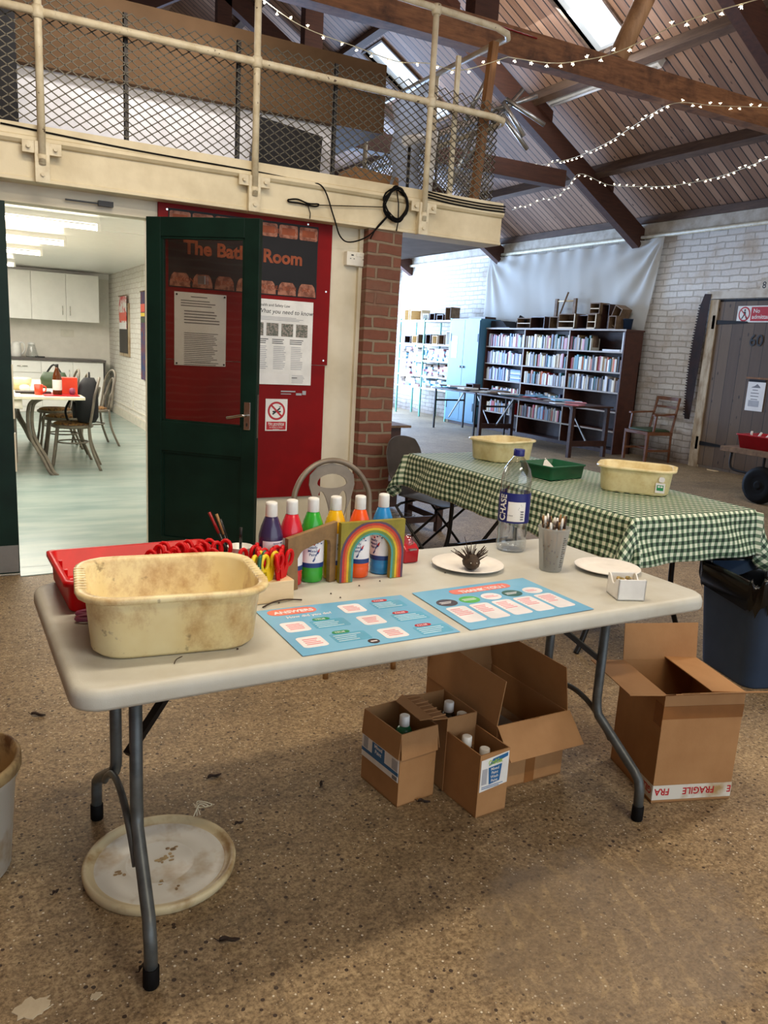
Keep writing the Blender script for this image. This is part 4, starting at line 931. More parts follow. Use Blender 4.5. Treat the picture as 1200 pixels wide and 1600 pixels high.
# laminated sheets
def quadP(c):     # bilinear map 0..1 -> table top quad, corners TL TR BR BL
    q = [V(T(a, b_, .7398)) for a, b_ in c]; nrm = V((0, 0, 1))
    return lambda u, v_, z: (q[3]*(1-u)+q[2]*u)*(1-v_)+(q[0]*(1-u)+q[1]*u)*v_+nrm*(z+.0007)
P = quadP([(-.426, -.047), (.002, -.057), (-.004, -.362), (-.430, -.362)])
s_ = MB().prism([(i/12, 0) for i in range(13)]+[(1, 1)]+[(1-i/12, 1) for i in range(1, 13)], 0, .0008, 0, P)
A = 1/.43; Bq = 1/.31
s_.rrect(.05, .36, .83, .97, .06, .0009, .0014, 1, P)
s_.text('ANSWERS', lambda a, b_, c: P(a, b_*1.4, c), .085, .617, .056, 2, .0015, .002, .035)
s_.text('How did you do?', lambda a, b_, c: P(a, b_*1.4, c), .13, .535, .042, 2, .001, .0015, .02)
for x, y in ((.05, .45), (.05, .12), (.50, .70), (.52, .39), (.54, .07)):
    s_.rrect(x, x+.15, y, y+.21, .03, .0009, .0014, 2, P)
    lines(s_, P, x+.03, x+.125, y+.04, y+.17, 4, 5, .0014)
for x, y, m_ in ((.23, .50, 3), (.25, .18, 3), (.72, .76, 4), (.74, .42, 4), (.76, .09, 4)):
    s_.rrect(x, x+.22, y-.05, y+.13, .02, .0009, .0011, 6, P)
    s_.rrect(x+.03, x+.14, y+.12, y+.18, .03, .0012, .0016, m_, P); s_.text('TRUE' if m_ == 3 else 'FALSE', lambda a, b_, c: P(a, b_*1.4, c), x+.045, (y+.135)/1.4, .027, 2, .0016, .002, .01)
    lines(s_, P, x+.015, x+.20, y-.04, y+.10, 4, 7, .0012, .35)
s_.ell(.45, .07, .035, .045, .0009, .0014, 8, P); s_.box(.43, .47, .06, .075, .0014, .0018, 2, P)
tag(s_.build('laminated_poster', ['poster_blue', 'coral', 'poster_white', 'poster_green', 'print_red', 'pink_text', 'poster_blue_light', 'pale_text', 'poster_brown']), 'blue laminated sheet headed ANSWERS lying on the white table', 'poster')
P = quadP([(.042, -.052), (.457, -.038), (.458, -.349), (.027, -.362)])
s_ = MB().prism([(i/12, 0) for i in range(13)]+[(1, 1)]+[(1-i/12, 1) for i in range(1, 13)], 0, .0008, 0, P)
s_.rrect(.26, .78, .80, .93, .05, .0009, .0014, 1, P)
s_.text('THANK YOU !', lambda a, b_, c: P(a, b_*1.4, c), .33, .583, .062, 2, .0015, .002, .035)
for k, m_ in enumerate((4, 5, 2, 6, 2)):
    x = .05+.185*k; s_.ell(x+.075, .64, .078, .088, .0009, .0014, m_, P, 28)
    lines(s_, P, x+.02, x+.13, .61, .67, 2, 3 if m_ == 2 else 2, .0014, .3)
    s_.rrect(x, x+.155, .14, .52, .03, .0009, .0014, 2, P); lines(s_, P, x+.02, x+.14, .30, .48, 5, 3, .0014, .4)
tag(s_.build('laminated_poster', ['poster_blue', 'coral', 'poster_white', 'pink_text', 'poster_brown', 'poster_lime', 'poster_dkgreen']), 'blue laminated sheet headed THANK YOU with five round badges', 'poster')
for k, (a, b_) in enumerate(((-.39, -.02), (-.345, -.005), (-.17, -.02), (-.18, .02), (.01, .08), (-.07, .06), (-.55, -.27), (.25, .09))):
    tag(MB().lathe([(0, 0), (.003, .001), (.002, .003), (0, .004)], T(a, b_), 6).build('crumb', 'twig'), 'tiny dark crumb on the white table top, %s of a scatter' % ORD[k], 'crumb', 'dark crumbs on the white table')
tag(twig_obj('twig', [T(-.40, -.03, .743), T(-.36, -.005, .745), T(-.32, 0, .746), T(-.28, -.008, .743)], .0022), 'curved black twig at the corner of the ANSWERS sheet', 'twig')
tag(twig_obj('twig', [T(-.70, -.30, .741), T(-.69, -.28, .7415), T(-.675, -.27, .742)], .001), 'hair-thin twig on the table in front of the big bowl', 'twig')

# ================================================================ UNDER AND AROUND THE TABLE
def Rz(a): return (cos(a), sin(a), 0), (-sin(a), cos(a), 0)
def boxwalls(mb, w_, d, h, th=.004, mi=0, mi_in=1):
    mb.box(0, w_, 0, th, 0, h, mi).box(0, w_, d-th, d, 0, h, mi).box(0, th, th, d-th, 0, h, mi).box(w_-th, w_, th, d-th, 0, h, mi).box(0, w_, 0, d, 0, th, mi)
    return mb
def flap(mb, a, b_, out, L, ang_, th=.003, mi=0):   # hinge a->b, 'out' horizontal dir, angle above horizontal
    a, b_, out = V(a), V(b_), V(out); d = out*cos(ang_)*L+V((0, 0, sin(ang_)*L)); n = (b_-a).cross(d).normalized()
    return mb.quadbox([a, b_, b_+d, a+d], n, th, mi)
# box 1 (front left)
def small_bottle(name, label, loc, mat_, h=.2):
    t = thing(name, label, 'bottle', loc, 0)
    MB().lathe([(.030, 0), (.032, .004), (.032, h-.075), (.026, h-.05), (.016, h-.035)], n=20).build('body', mat_, t)
    MB().lathe([(.0165, h-.036), (.017, h-.034), (.0165, h-.002), (.013, h)], n=18).build('cap', 'white_plastic', t); return t
t = thing('cardboard_box', 'open cardboard box with a green-topped paint bottle, front left under the table', 'box', (1.151, 1.911, 0), radians(7))
g = boxwalls(MB(), .145, .208, .25); g.build('carton', ['card', 'card_in'], t)
g = MB(); flap(g, (0, .208, .25), (0, 0, .25), (-1, 0, 0), .085, radians(-86)); flap(g, (0, 0, .25), (.145, 0, .25), (0, -1, 0), .085, radians(-84)); flap(g, (.145, 0, .25), (.145, .208, .25), (1, 0, 0), .085, radians(-80)); g.build('folded_flap', 'card', t)
P = frame((-.0012, .208, 0), (0, -1, 0), (0, 0, 1), (-1, 0, 0))
l = MB().box(.0, .206, .085, .165, 0, .001, 0, P).box(0, .206, .105, .117, .001, .0015, 1, P).box(.045, .16, .12, .165, .001, .0015, 0, P).box(.06, .13, .115, .16, .0015, .002, 1, P)
l.text('Mixed\nPaint', P, .095, .145, .018, 0, .002, .0026, .008, 'CENTER'); l.box(.17, .2, .12, .155, .001, .0015, 2, P).box(.01, .035, .12, .16, .001, .0015, 2, P); l.box(.175, .2, .088, .1, .001, .0016, 3, P)
l.build('printed_label', ['white_plastic', 'box_label_blue', 'print_light', 'print_grey'], t)
small_bottle('paint_bottle', 'green paint bottle with white cap inside the front left cardboard box', (1.214, 2.003, .006), 'paint_teal', .258)
# middle box
t = thing('cardboard_box', 'open cardboard box behind the two front ones, flap creased over to the left', 'box', (1.336, 1.936, 0), radians(0)+radians(2))
boxwalls(MB(), .118, .19, .26).build('carton', ['card', 'card_in'], t)
g = MB()
flap(g, (0, .19, .262), (0, 0, .262), (-1, 0, 0), .06, radians(6))
g.quadbox([(-.058, 0, .27), (-.058, .19, .27), (-.095, .17, .262), (-.095, .02, .262)], (0, 0, 1), .003)
for k in range(7): g.box(-.055, -.002, .01+.026*k, .014+.026*k, .268+.002*(k % 2), .2715)
g.build('folded_flap', 'card', t)
P = frame((.0, -.0012, 0), (1, 0, 0), (0, 0, 1), (0, -1, 0)); MB().box(.004, .03, .07, .16, 0, .001, 0, P).box(.008, .016, .08, .15, .001, .0014, 1, P).build('printed_label', ['white_plastic', 'box_label_blue'], t)
small_bottle('paint_bottle', 'black paint bottle with white cap standing in the middle cardboard box', (1.405, 2.035, .006), 'paint_black', .258)
small_bottle('paint_bottle', 'paint bottle, only its white cap showing, at the right of the middle cardboard box', (1.415, 1.970, .006), 'paint_red', .245)
# front right narrow box
t = thing('cardboard_box', 'narrow open cardboard box with a white and blue label, front right under the table', 'box', (1.350, 1.763, 0), radians(4))
boxwalls(MB(), .119, .19, .214).build('carton', ['card', 'card_in'], t)
P = frame((0, -.0012, 0), (1, 0, 0), (0, 0, 1), (0, -1, 0))
l = MB().prism([(.004, .088), (.115, .098), (.115, .206), (.004, .196)], 0, .001, 0, P).prism([(.04, .108), (.082, .113), (.088, .17), (.034, .166)], .001, .0015, 1, P).box(.01, .03, .112, .165, .001, .0015, 2, P).prism([(.034, .172), (.11, .19), (.11, .202), (.05, .194)], .001, .0015, 1, P)
l.text('CraftSet', P, .032, .176, .022, 3, .0016, .0022, .015, sx=.75); l.text('Mixed\nPaint\nWash\nPaint', P, .06, .155, .0135, 0, .0016, .0022, .006, 'CENTER'); lines(l, P, .012, .1, .095, .106, 2, 1, .0011)
l.build('printed_label', ['white_plastic', 'box_label_blue', 'print_light', 'lime_text'], t)
g = MB(); flap(g, (.005, .185, .212), (.114, .185, .212), (0, -1, 0), .07, radians(-75)); g.build('folded_flap', 'card', t)
small_bottle('paint_bottle', 'bottle with pale cap deep in the narrow front right box', (1.392, 1.90, .006), 'paint_black', .200)
small_bottle('paint_bottle', 'second bottle with white cap, nearer the front of the narrow box', (1.418, 1.835, .006), 'paint_black', .185)
# wide box behind
t = thing('cardboard_box', 'wide open cardboard box with tall raised flaps, behind the paint boxes under the table', 'box', (1.487, 1.868, 0), radians(.8))
boxwalls(MB(), .298, .435, .235).build('carton', ['card', 'card_in'], t)
g = MB()
flap(g, (0, .435, .235), (0, 0, .235), (-1, 0, 0), .155, radians(98))
g.build('left_flap', 'card', t)
g = MB(); flap(g, (.298, 0, .235), (.298, .435, .235), (1, 0, 0), .165, radians(99)); g.build('right_flap', 'card', t)
g = MB(); flap(g, (0, 0, .235), (.310, 0, .235), (0, -1, 0), .12, radians(-46)); g.build('front_flap', 'card', t)
g = MB(); flap(g, (0, .435, .235), (.298, .435, .235), (0, 1, 0), .13, radians(85)); g.build('back_flap', 'card', t)
MB().box(.135, .175, -.001, 0, 0, .235).build('packing_tape', 'packing_tape', t)
tag(MB().box(1.52, 1.76, 1.90, 2.25, .006, .11).build('stack_of_boards', 'box_wood'), 'stack of brown wooden boards inside the wide cardboard box', 'boards')
tag(MB().quadbox([(1.56, 2.0, .112), (1.71, 2.05, .112), (1.69, 2.26, .112), (1.53, 2.22, .112)], (0, 0, 1), .004).build('grey_folder', 'rack_grey'), 'grey folder lying on the boards in the wide cardboard box', 'folder')
# FRAGILE box
t = thing('cardboard_box', 'tall open cardboard box sealed with upside-down FRAGILE tape, right of the table', 'box', (1.941, 1.603, 0), radians(-17.5))
boxwalls(MB(), .286, .29, .385).build('carton', ['card', 'card_in'], t)
H_ = .385
g = MB(); flap(g, (0, .29, H_), (.286, .29, H_), (0, 1, 0), .13, radians(82)); g.build('back_flap', 'card', t)
g = MB(); flap(g, (0, .285, H_), (0, .0, H_), (-1, 0, 0), .125, radians(2)); g.build('left_flap', 'card', t)
g = MB(); flap(g, (0, 0, H_), (.286, 0, H_), (0, -1, 0), .06, radians(28)); g.quadbox([(.02, -.052, H_+.027), (.15, -.052, H_+.027), (.14, -.085, H_+.043), (.06, -.085, H_+.043)], (0, 0, 1), .003).quadbox([(.15, -.052, H_+.027), (.286, -.052, H_+.027), (.33, -.10, H_+.046), (.14, -.085, H_+.043)], (0, 0, 1), .003); g.build('front_flap', 'card', t)
g = MB(); flap(g, (.286, 0, H_), (.286, .29, H_), (-1, 0, 0), .125, radians(3)); g.build('right_flap', 'card', t)
MB().box(-.001, .287, -.0012, 0, .30, .345).box(-.0012, 0, 0, .05, .27, .345).build('packing_tape', 'packing_tape', t)
P = frame((.286, -.0012, .064), (-1, 0, 0), (0, 0, -1), (0, -1, 0))     # upside down
l = MB().box(-.001, .287, 0, .052, 0, .001, 0, P)
l.text('FRAGILE', P, .062, .012, .034, 1, .001, .0016, .02, sx=.92); l.text('FRAGILE', P, .235, .012, .034, 1, .001, .0016, .02, sx=.38) if False else l.text('FRA', P, .226, .012, .034, 1, .001, .0016, .02, sx=.92); l.text('E', P, .0, .012, .034, 1, .001, .0016, .02, sx=.9)
P2 = frame((-.0012, 0, .064), (0, 1, 0), (0, 0, -1), (-1, 0, 0)); l.box(0, .08, 0, .052, 0, .001, 0, P2); l.text('GILE', P2, .006, .012, .034, 1, .001, .0016, .02, sx=.8)
l.build('fragile_tape', ['white_dirty', 'print_red'], t)
# dustbin
t = thing('dustbin', 'dark blue plastic dustbin lined with a black bag, under the gingham table\'s end', 'bin', (3.285, 2.225, 0), radians(-16))
MB().loft([ring(.36, .36, .06, 0), ring(.37, .37, .06, .01), ring(.45, .45, .07, .46), ring(.465, .465, .07, .47), ring(.465, .465, .07, .49), ring(.44, .44, .06, .49), ring(.36, .36, .06, .02)]).build('bin', 'bin_blue', t)
bg_ = MB(); rs_ = []
base = rr(0, 0, 1, 1, .16, 14); nb_ = len(base)
for j_, (sc_, z_, wv_) in enumerate(((.462, .385, .010), (.475, .42, .008), (.478, .46, .005), (.482, .495, .006), (.478, .515, .010), (.462, .520, .010), (.44, .495, .010), (.42, .44, .014), (.38, .36, .02), (.32, .25, .03), (.2, .14, .03))):
    r_ = []
    for i_, (x_, y_) in enumerate(base):
        a_ = 2*pi*i_/nb_; w1 = sin(11*a_+j_*.5)+.8*sin(19*a_+2-j_*.8)+.6*sin(31*a_+j_*1.3); nrm_ = hypot(x_, y_)
        lift = (.022*sin(3*a_+.6)+.014*sin(8*a_)+.008*sin(21*a_))*(1 if 2 <= j_ <= 6 else .6)+(.014*w1 if j_ == 0 else 0)
        lift += .03*max(0, sin(a_-.2))**3*(1 if 3 <= j_ <= 6 else 0)
        r_.append((x_*sc_+x_/nrm_*wv_*w1*.6, y_*sc_+y_/nrm_*wv_*w1*.6, z_+lift))
    rs_.append(r_)
bo = bg_.loft(rs_, cap0=False).build('bin_bag', 'bin_bag', t)
# bucket and lid
t = thing('bucket', 'white plastic bucket smeared with brown clay at the left edge', 'bucket', (-.088, 2.125, 0))
MB().lathe([(.140, 0), (.146, .004), (.168, .27), (.176, .272), (.178, .285), (.182, .287), (.182, .315), (.177, .32), (.170, .318), (.163, .29), (.143, .01)], n=40, mis=[0, 0, 0, 0, 0, 1, 1, 1, 1, 1]).build('bucket', ['white_dirty', 'bucket_dirt'], t)
t = thing('bucket_lid', 'round white bucket lid, stained brown, lying under the left end of the table', 'lid', (.417, 1.925, 0), 0)
MB().lathe([(.194, 0), (.2, .003), (.203, .02), (.2, .026), (.193, .027), (.187, .022), (.182, .016), (.172, .014), (.160, .014), (.156, .012), (.095, .011), (.092, .013), (.088, .013), (.085, .011), (.01, .011)], n=56, mis=[1, 1, 1, 1, 1, 1, 1, 0, 0, 0, 0, 0, 0, 0]).build('lid', ['white_dirty', 'lid_rim'], t)
sb = MB()
for cx_, cy_, n_, sc_ in ((.01, .0, 9, .02), (.045, .03, 6, .02), (.0, -.1, 5, .03), (-.1, .0, 4, .02)):
    for k in range(n_): sb.ell(cx_+rnd.uniform(-sc_, sc_), cy_+rnd.uniform(-sc_, sc_), rnd.uniform(.003, .009), rnd.uniform(.002, .006), .011, .0125, 0, ID, 9)
sb.build('clay_stains', 'bucket_dirt', t)
st = MB()
for k in range(3): st.tube(smooth_pts([(.13+.01*k, .15, .026), (.15, .165+.01*k, .05), (.165+.012*k, .16, .045), (.16, .18, .03), (.14, .175+.01*k, .04)]), .0016, 5)
st.build('torn_strip', 'cream_plastic', t)
# leaves and bits on the floor
def leaf(label, x, y, L, a, grp=None):
    t_ = MB(); P = lambda u, v_, z=0: (x+cos(a)*u-sin(a)*v_, y+sin(a)*u+cos(a)*v_, .004+z)
    n = 8; k = 0
    for s_ in (-1, 1):
        kk = len(t_.v)
        for i in range(n+1):
            u = i/n; wd = L*.16*sin(pi*u)**.8*(1+.3*sin(9*u)); t_.v += [V(P((u-.5)*L, 0, .003*sin(7*u))), V(P((u-.5)*L, s_*wd, .006+.004*sin(5*u+s_)))]
        for i in range(n): t_.face((kk+2*i, kk+2*i+1, kk+2*i+3, kk+2*i+2), 0, True)
    t_.tube([P(-L*.5, 0, .001), P(-L*.75, L*.12, .006)], .0012, 5)
    o = t_.build('dead_leaf', 'leaf'); m_ = o.modifiers.new('thick', 'SOLIDIFY'); m_.thickness = .0012; return tag(o, label, 'leaf', grp)
leaf('dark curled dead leaf on the concrete below the bucket lid', .505, 1.578, .05, -.3); leaf('dark dead leaf on the concrete between the table legs', .675, 2.30, .05, .15)
leaf('dead leaf near the bucket at the left', .194, 2.96, .055, -.5); leaf('small dead leaf at the near left table foot', .30, 1.58, .03, .9); leaf('dead leaf lying in front of the narrow cardboard box', 1.245, 1.90, .04, -.4)
leaf('tiny dead leaf scrap on the left of the bare floor', .15, 1.92, .022, .7); leaf('small dead leaf fragment beside the right-hand rim of the lid', .67, 2.02, .03, .2); leaf('thin dead leaf between the lid and the paint boxes', .98, 2.12, .04, 1.1)
def patch(label, x, y, r, seed):
    q = random.Random(seed); n = 26; pts = [(x+r*(.55+.45*q.random())*cos(2*pi*k/n)*1.4, y+r*(.5+.5*q.random())*sin(2*pi*k/n)) for k in range(n)]
    return tag(MB().prism(pts, .0, .0025).build('plaster_splash', 'plaster_patch'), label, 'plaster splash')
patch('white plaster splash stuck to the floor in the bottom left corner', .072, 1.566, .034, 4); patch('small pale plaster spot right of the big splash', .194, 1.543, .012, 8)

# ================================================================ GINGHAM TABLE
GX, GY = 2.965, 3.40; HX, HY = .405, .985
t = thing('trestle_table', 'black metal-legged folding table under the green gingham cloth', 'table', (GX, GY, 0), 0)
MB().loft([ring(.76, 1.83, .05, .715), ring(.76, 1.83, .05, .745)]).build('tabletop', 'table_plastic', t)
for sy in (-1, 1):
    for sx in (-1, 1):
        l = MB().tube(smooth_pts([(sx*.26, sy*.66, .715), (sx*.26, sy*.66, .40), (sx*.27, sy*.67, .22), (sx*.33, sy*.68, .06), (sx*.36, sy*.68, .0)]), .014, 8); l.build('leg', 'black_metal', t)
    MB().cyl((-.28, sy*.67, .2), (.28, sy*.67, .2), .011).build('crossbar', 'black_metal', t)
    MB().tube(smooth_pts([(-.25, sy*.66, .62), (0, sy*.66, .5), (.25, sy*.66, .62)]), .010).build('crossbar', 'black_metal', t)
    MB().bar((0, sy*.67, .2), (0, sy*.22, .70), .022, .012).bar((-.2, sy*.67, .2), (0, sy*.40, .30), .018, .012).build('folding_stay', 'black_metal', t)
DR = .225
def cl(u, v_):
    S, Q = (u-.5)*2*(HX+DR), (v_-.5)*2*(HY+DR)
    ox, oy = max(0, abs(S)-HX), max(0, abs(Q)-HY); d = hypot(ox, oy)
    cx_, cy_ = max(-HX, min(HX, S)), max(-HY, min(HY, Q))
    if d < 1e-6:
        return (GX+cx_, GY+cy_, .752+.0015*sin(7*S+3)*sin(5*Q))
    dx, dy = math.copysign(ox, S)/d, math.copysign(oy, Q)/d
    per = (S*9+Q*11); fold = .010*sin(per)+.008*sin(per*2.3+1)
    fl = d*.16+fold*min(1, d/.1)
    if ox > 0 and oy > 0: fl += .05*min(ox, oy)/DR*2*sin(3.2*(ox-oy)/DR)+.03
    if ox > .0 and S > 0 and Q < 0: fl += .0
    rnd_ = min(1, d/.03)
    return (GX+cx_+dx*(fl+.01*rnd_), GY+cy_+dy*(fl+.01*rnd_), .752-max(0, d*.97-.006*rnd_))
c_ = MB(); c_.grid(cl, 84, 160, uvf=lambda u, v_: ((u-.5)*2*(HX+DR)+3, (v_-.5)*2*(HY+DR)+3))
o = c_.build('tablecloth', 'gingham'); m_ = o.modifiers.new('thick', 'SOLIDIFY'); m_.thickness = .001; m_.offset = 1; tag(o, 'green and cream gingham oilcloth draped over the black-legged table', 'tablecloth')
tub('washing_up_bowl', 'cream speckled washing-up bowl at the far end of the gingham cloth', 'bowl', (3.045, 4.045, .756), radians(14), .40, .32, .135, 'tub_clean')
tub('washing_up_bowl', 'cream washing-up bowl with a small sticker at the near end of the gingham cloth', 'bowl', (3.115, 2.955, .756), radians(-50), .40, .32, .135, 'tub_clean', True)
t = thing('green_tray', 'small dark green plastic tray between the two cream bowls on gingham', 'tray', (2.935, 3.415, .756), radians(9))
w_, d, h = .29, .24, .078
MB().loft([ring(w_*.93, d*.93, .014, 0), ring(w_*.94, d*.94, .014, .005), ring(w_*.99, d*.99, .016, h-.008), ring(w_*1.03, d*1.03, .016, h-.008), ring(w_*1.03, d*1.03, .016, h), ring(w_*.97, d*.97, .012, h), ring(w_*.9, d*.9, .01, .008)]).build('tray', 'green_plastic', t)
tag(MB().prism([(-.04, -.02), (.05, -.015), (.01, .05)], 0, .002, 0, frame((2.98, 3.52, .80), (1, 0, 0), (0, .6, .8))).build('paper_scrap', 'plate_paper'), 'white paper scrap standing in the dark green tray', 'paper')

# ================================================================ CHAIRS
# grey moulded chair on black legs, front towards local -y
t = thing('plastic_chair', 'dark grey-brown moulded plastic chair on black metal legs by the brick pier', 'chair', (2.775, 4.44, 0), radians(26))
def shell(u, v_):
    x = (u-.5); k = 2*x
    if v_ < .45:
        q = v_/.45; y = -.22+.36*q; z = .44+.018*k*k-.03*sin(pi*q)*(1-k*k)-.03*(1-q)**3; w_ = .42+.03*sin(pi*q)
    else:
        q = (v_-.45)/.55; y = .14+.09*min(1, q*3)*1-.0+.06*q; z = .44+.03*min(1, q*4)+.36*q; w_ = .44-.02*q-.30*max(0, q-.72)**1.5*2.2; y -= .05*k*k*(1-.4*q); z -= .0+.03*k*k*max(0, q-.5)*2
    return (x*w_, y, z)
c_ = MB(); c_.grid(shell, 20, 36); o = c_.build('seat_shell', 'plastic_chair', t); m_ = o.modifiers.new('thick', 'SOLIDIFY'); m_.thickness = .006
m_ = o.modifiers.new('sub', 'SUBSURF'); m_.levels = 1; m_.render_levels = 1
for sx in (-1, 1):
    MB().tube(smooth_pts([(sx*.17, -.16, .40), (sx*.19, -.17, .385), (sx*.20, -.16, .36), (sx*.21, .10, .10), (sx*.22, .20, 0)]), .009, 8).build('leg', 'black_metal', t)
    MB().tube(smooth_pts([(sx*.17, .12, .40), (sx*.19, .13, .385), (sx*.20, .12, .36), (sx*.215, -.14, .10), (sx*.22, -.22, 0)]), .009, 8).build('leg', 'black_metal', t)
MB().tube([(-.17, -.16, .40), (.17, -.16, .40)], .009).tube([(-.17, .12, .40), (.17, .12, .40)], .009).build('seat_frame', 'black_metal', t)
# bentwood-style metal chair behind the white table, front towards -y
t = thing('bistro_chair', 'taupe round-backed bistro chair with a pierced splat, behind the paint bottles', 'chair', (1.505, 3.07, 0), radians(-2))
pts = [(-.185, .17, .44)]+[(-.19-.005*sin(pi*k/4), .185+.02*k/4, .44+.22*k/4) for k in range(1, 5)]+[(.195*cos(pi-pi*k/14), .205+.03*sin(pi*k/14), .68+.21*sin(pi*k/14)) for k in range(1, 14)]+[(.19+.005*sin(pi*k/4), .205-.02*(4-k)/4*0-.02*(1-k/4), .44+.22*k/4) for k in (4, 3, 2, 1)]+[(.185, .17, .44)]
MB().tube(smooth_pts(pts, 3), .013, 10).build('back_hoop', 'taupe_metal', t)
P = frame((0, .185, .44), (1, 0, 0), (0, .12, 1)); 
outer = [(-.035, 0), (-.038, .10), (-.055, .18), (-.095, .27), (-.115, .34), (-.11, .385), (-.07, .425), (0, .44), (.07, .425), (.11, .385), (.115, .34), (.095, .27), (.055, .18), (.038, .10), (.035, 0)]
h1 = [(.075*cos(q), .345+.045*sin(q)*(1.0 if sin(q) > 0 else .5)) for q in [2*pi*k/20 for k in range(20)]]
def tear(s_): return [(s_*(.0565+.026*cos(q)+.0*sin(q))-s_*.030*(.5-.5*sin(q))**1.2, .225+.085*sin(q)) for q in [2*pi*k/20 for k in range(20)]]
MB().holes('splat', outer, [h1, tear(1), tear(-1)], P, -.004, .004).build('splat', 'taupe_metal', t)
MB().lathe([(.19, .425), (.2, .43), (.2, .445), (.19, .45), (.01, .452)], n=32).build('seat', 'taupe_metal', t)
for sx in (-1, 1):
    MB().tube(smooth_pts([(sx*.15, -.13, .43), (sx*.155, -.16, .25), (sx*.165, -.19, 0)]), .013, 8).build('leg', 'ply', t)
    MB().tube(smooth_pts([(sx*.185, .17, .44), (sx*.19, .2, .22), (sx*.2, .25, 0)]), .013, 8).build('leg', 'taupe_metal', t)
# low dark bench behind the plastic chair, wire basket below
t = thing('low_bench', 'low dark red-brown wooden table behind the plastic chair', 'table', (3.14, 5.38, 0), 0)
MB().box(-.42, .21, -.27, .30, .40, .43).build('top', 'dark_wood', t)
for x, y in ((.17, -.23), (.17, .25), (-.38, -.23), (-.38, .25)): MB().box(x-.025, x+.025, y-.025, y+.025, 0, .40).build('leg', 'dark_wood', t)
MB().box(-.38, .17, -.24, -.22, .08, .13).box(.16, .18, -.23, .25, .08, .13).build('stretcher', 'dark_wood', t)
bk = MB()
for k in range(4): bk.tube([V(p) for p in ring(.2+.02*k, .14+.015*k, .03, .02+.028*k)], .002, 5, closed=True)
for p in ring(.2, .14, .03, .02, k=2): bk.cyl(p, (p[0]*1.28, p[1]*1.28, .104), .0015, 4)
o = bk.build('wire_basket', 'rack_grey'); o.location = (3.04, 5.33, .0); o.rotation_euler = (0, 0, .4)
tag(o, 'grey wire basket on the floor behind the plastic chair\'s legs', 'basket')
# desk by the pier
t = thing('side_desk', 'pale-topped wooden desk just beyond the brick pier', 'desk', (3.30, 6.30, 0))
MB().box(-.55, .18, -.34, .30, .735, .755).build('top', 'box_wood', t); MB().box(-.5, .10, -.30, .26, .02, .735).build('body', 'dark_wood', t)

# ================================================================ FAR SIDE OF THE HALL
BX0, BX1 = 8.72, 9.08
t = thing('bookcase', 'wide dark brown bookcase in three bays against the white brick wall', 'bookcase', (BX0, 10.58, 0))
def bb_(mb, x0, x1, y0, y1, z0, z1): return mb.box(x0, x1, y0-10.58, y1-10.58, z0, z1)
YS = (8.84, 10.045, 11.21, 12.33)
bb_(MB(), .34, .36, 8.82, 12.35, 0, 1.86).build('back_panel', 'dark_wood', t)
for y in (8.82, 12.33): bb_(MB(), 0, .36, y, y+.025, 0, 1.86).build('side_panel', 'case_wood', t)
for y in YS[1:3]: bb_(MB(), 0, .34, y-.011, y+.011, .06, 1.85).build('divider', 'case_wood', t)
bb_(MB(), -.01, .37, 8.80, 12.37, 1.845, 1.87).build('top', 'case_wood', t); bb_(MB(), .02, .36, 8.84, 12.33, 0, .06).build('plinth', 'dark_wood', t)
SZ = (.06, .35, .645, .935, 1.235, 1.54)
ed = MB()
for z in SZ[1:]:
    for k in range(3): bb_(MB(), .01, .34, YS[k]+.012, YS[k+1]-.012, z-.02, z).build('shelf', 'case_wood', t)
    bb_(ed, -.002, .012, 8.84, 12.33, z-.021, z+.001)
for y in YS[1:3]: bb_(ed, -.003, .0, y-.012, y+.012, .06, 1.85)
bb_(ed, -.012, -.009, 8.80, 12.37, 1.845, 1.87); ed.build('pale_edging', 'shelf_edge', t)
bb_(MB(), .02, .36, 8.815, 8.82, 1.40, 1.84).build('side_rail', 'case_wood', t)
# books
bkm = MB(); bkm.box(0, 1, -.5, -.42, 0, 1, 0).box(0, 1, .42, .5, 0, 1, 0)
k = len(bkm.v)
for z in (0, 1):
    for q in range(5): a = pi/2+pi*q/4; bkm.v.append(V((.08*cos(a)*1+.02, .5*sin(a), z)))
bkm.box(-.02, .06, -.48, .48, 0, 1, 0).box(.06, .96, -.42, .42, .02, .97, 1)
book0 = bkm.build('book', ['book_cover', 'book_pages'])
COLS = [('cream', (222, 214, 192)), ('white', (236, 236, 236)), ('pale blue', (140, 172, 206)), ('navy', (34, 44, 84)), ('red', (176, 40, 44)), ('black', (30, 28, 30)), ('orange', (214, 104, 44)), ('grey', (140, 140, 142)), ('dark green', (36, 78, 62)), ('tan', (186, 156, 114)), ('yellow', (222, 196, 96)), ('pink', (206, 140, 152)), ('teal', (60, 128, 140)), ('brown', (92, 62, 46)), ('lilac', (164, 156, 200)), ('bright blue', (48, 108, 180))]
PAL = {'l': [1, 2, 2, 14, 7, 0, 15, 2, 4, 1, 11, 3], 'm': [0, 1, 4, 5, 0, 9, 12, 7, 11, 1, 3, 10, 8], 'r': [0, 0, 1, 6, 9, 5, 0, 7, 12, 4, 1, 13], 'd': [5, 7, 1, 13, 5, 0, 3, 9, 12, 7], 'b': [4, 7, 1, 5, 11, 9, 0, 2]}
BAY = {0: 'right', 1: 'middle', 2: 'left'}; ROW = {5: 'top', 4: 'second', 3: 'third', 2: 'fourth', 1: 'fifth'}
first = [True]; rb = random.Random(11); NB = [0]
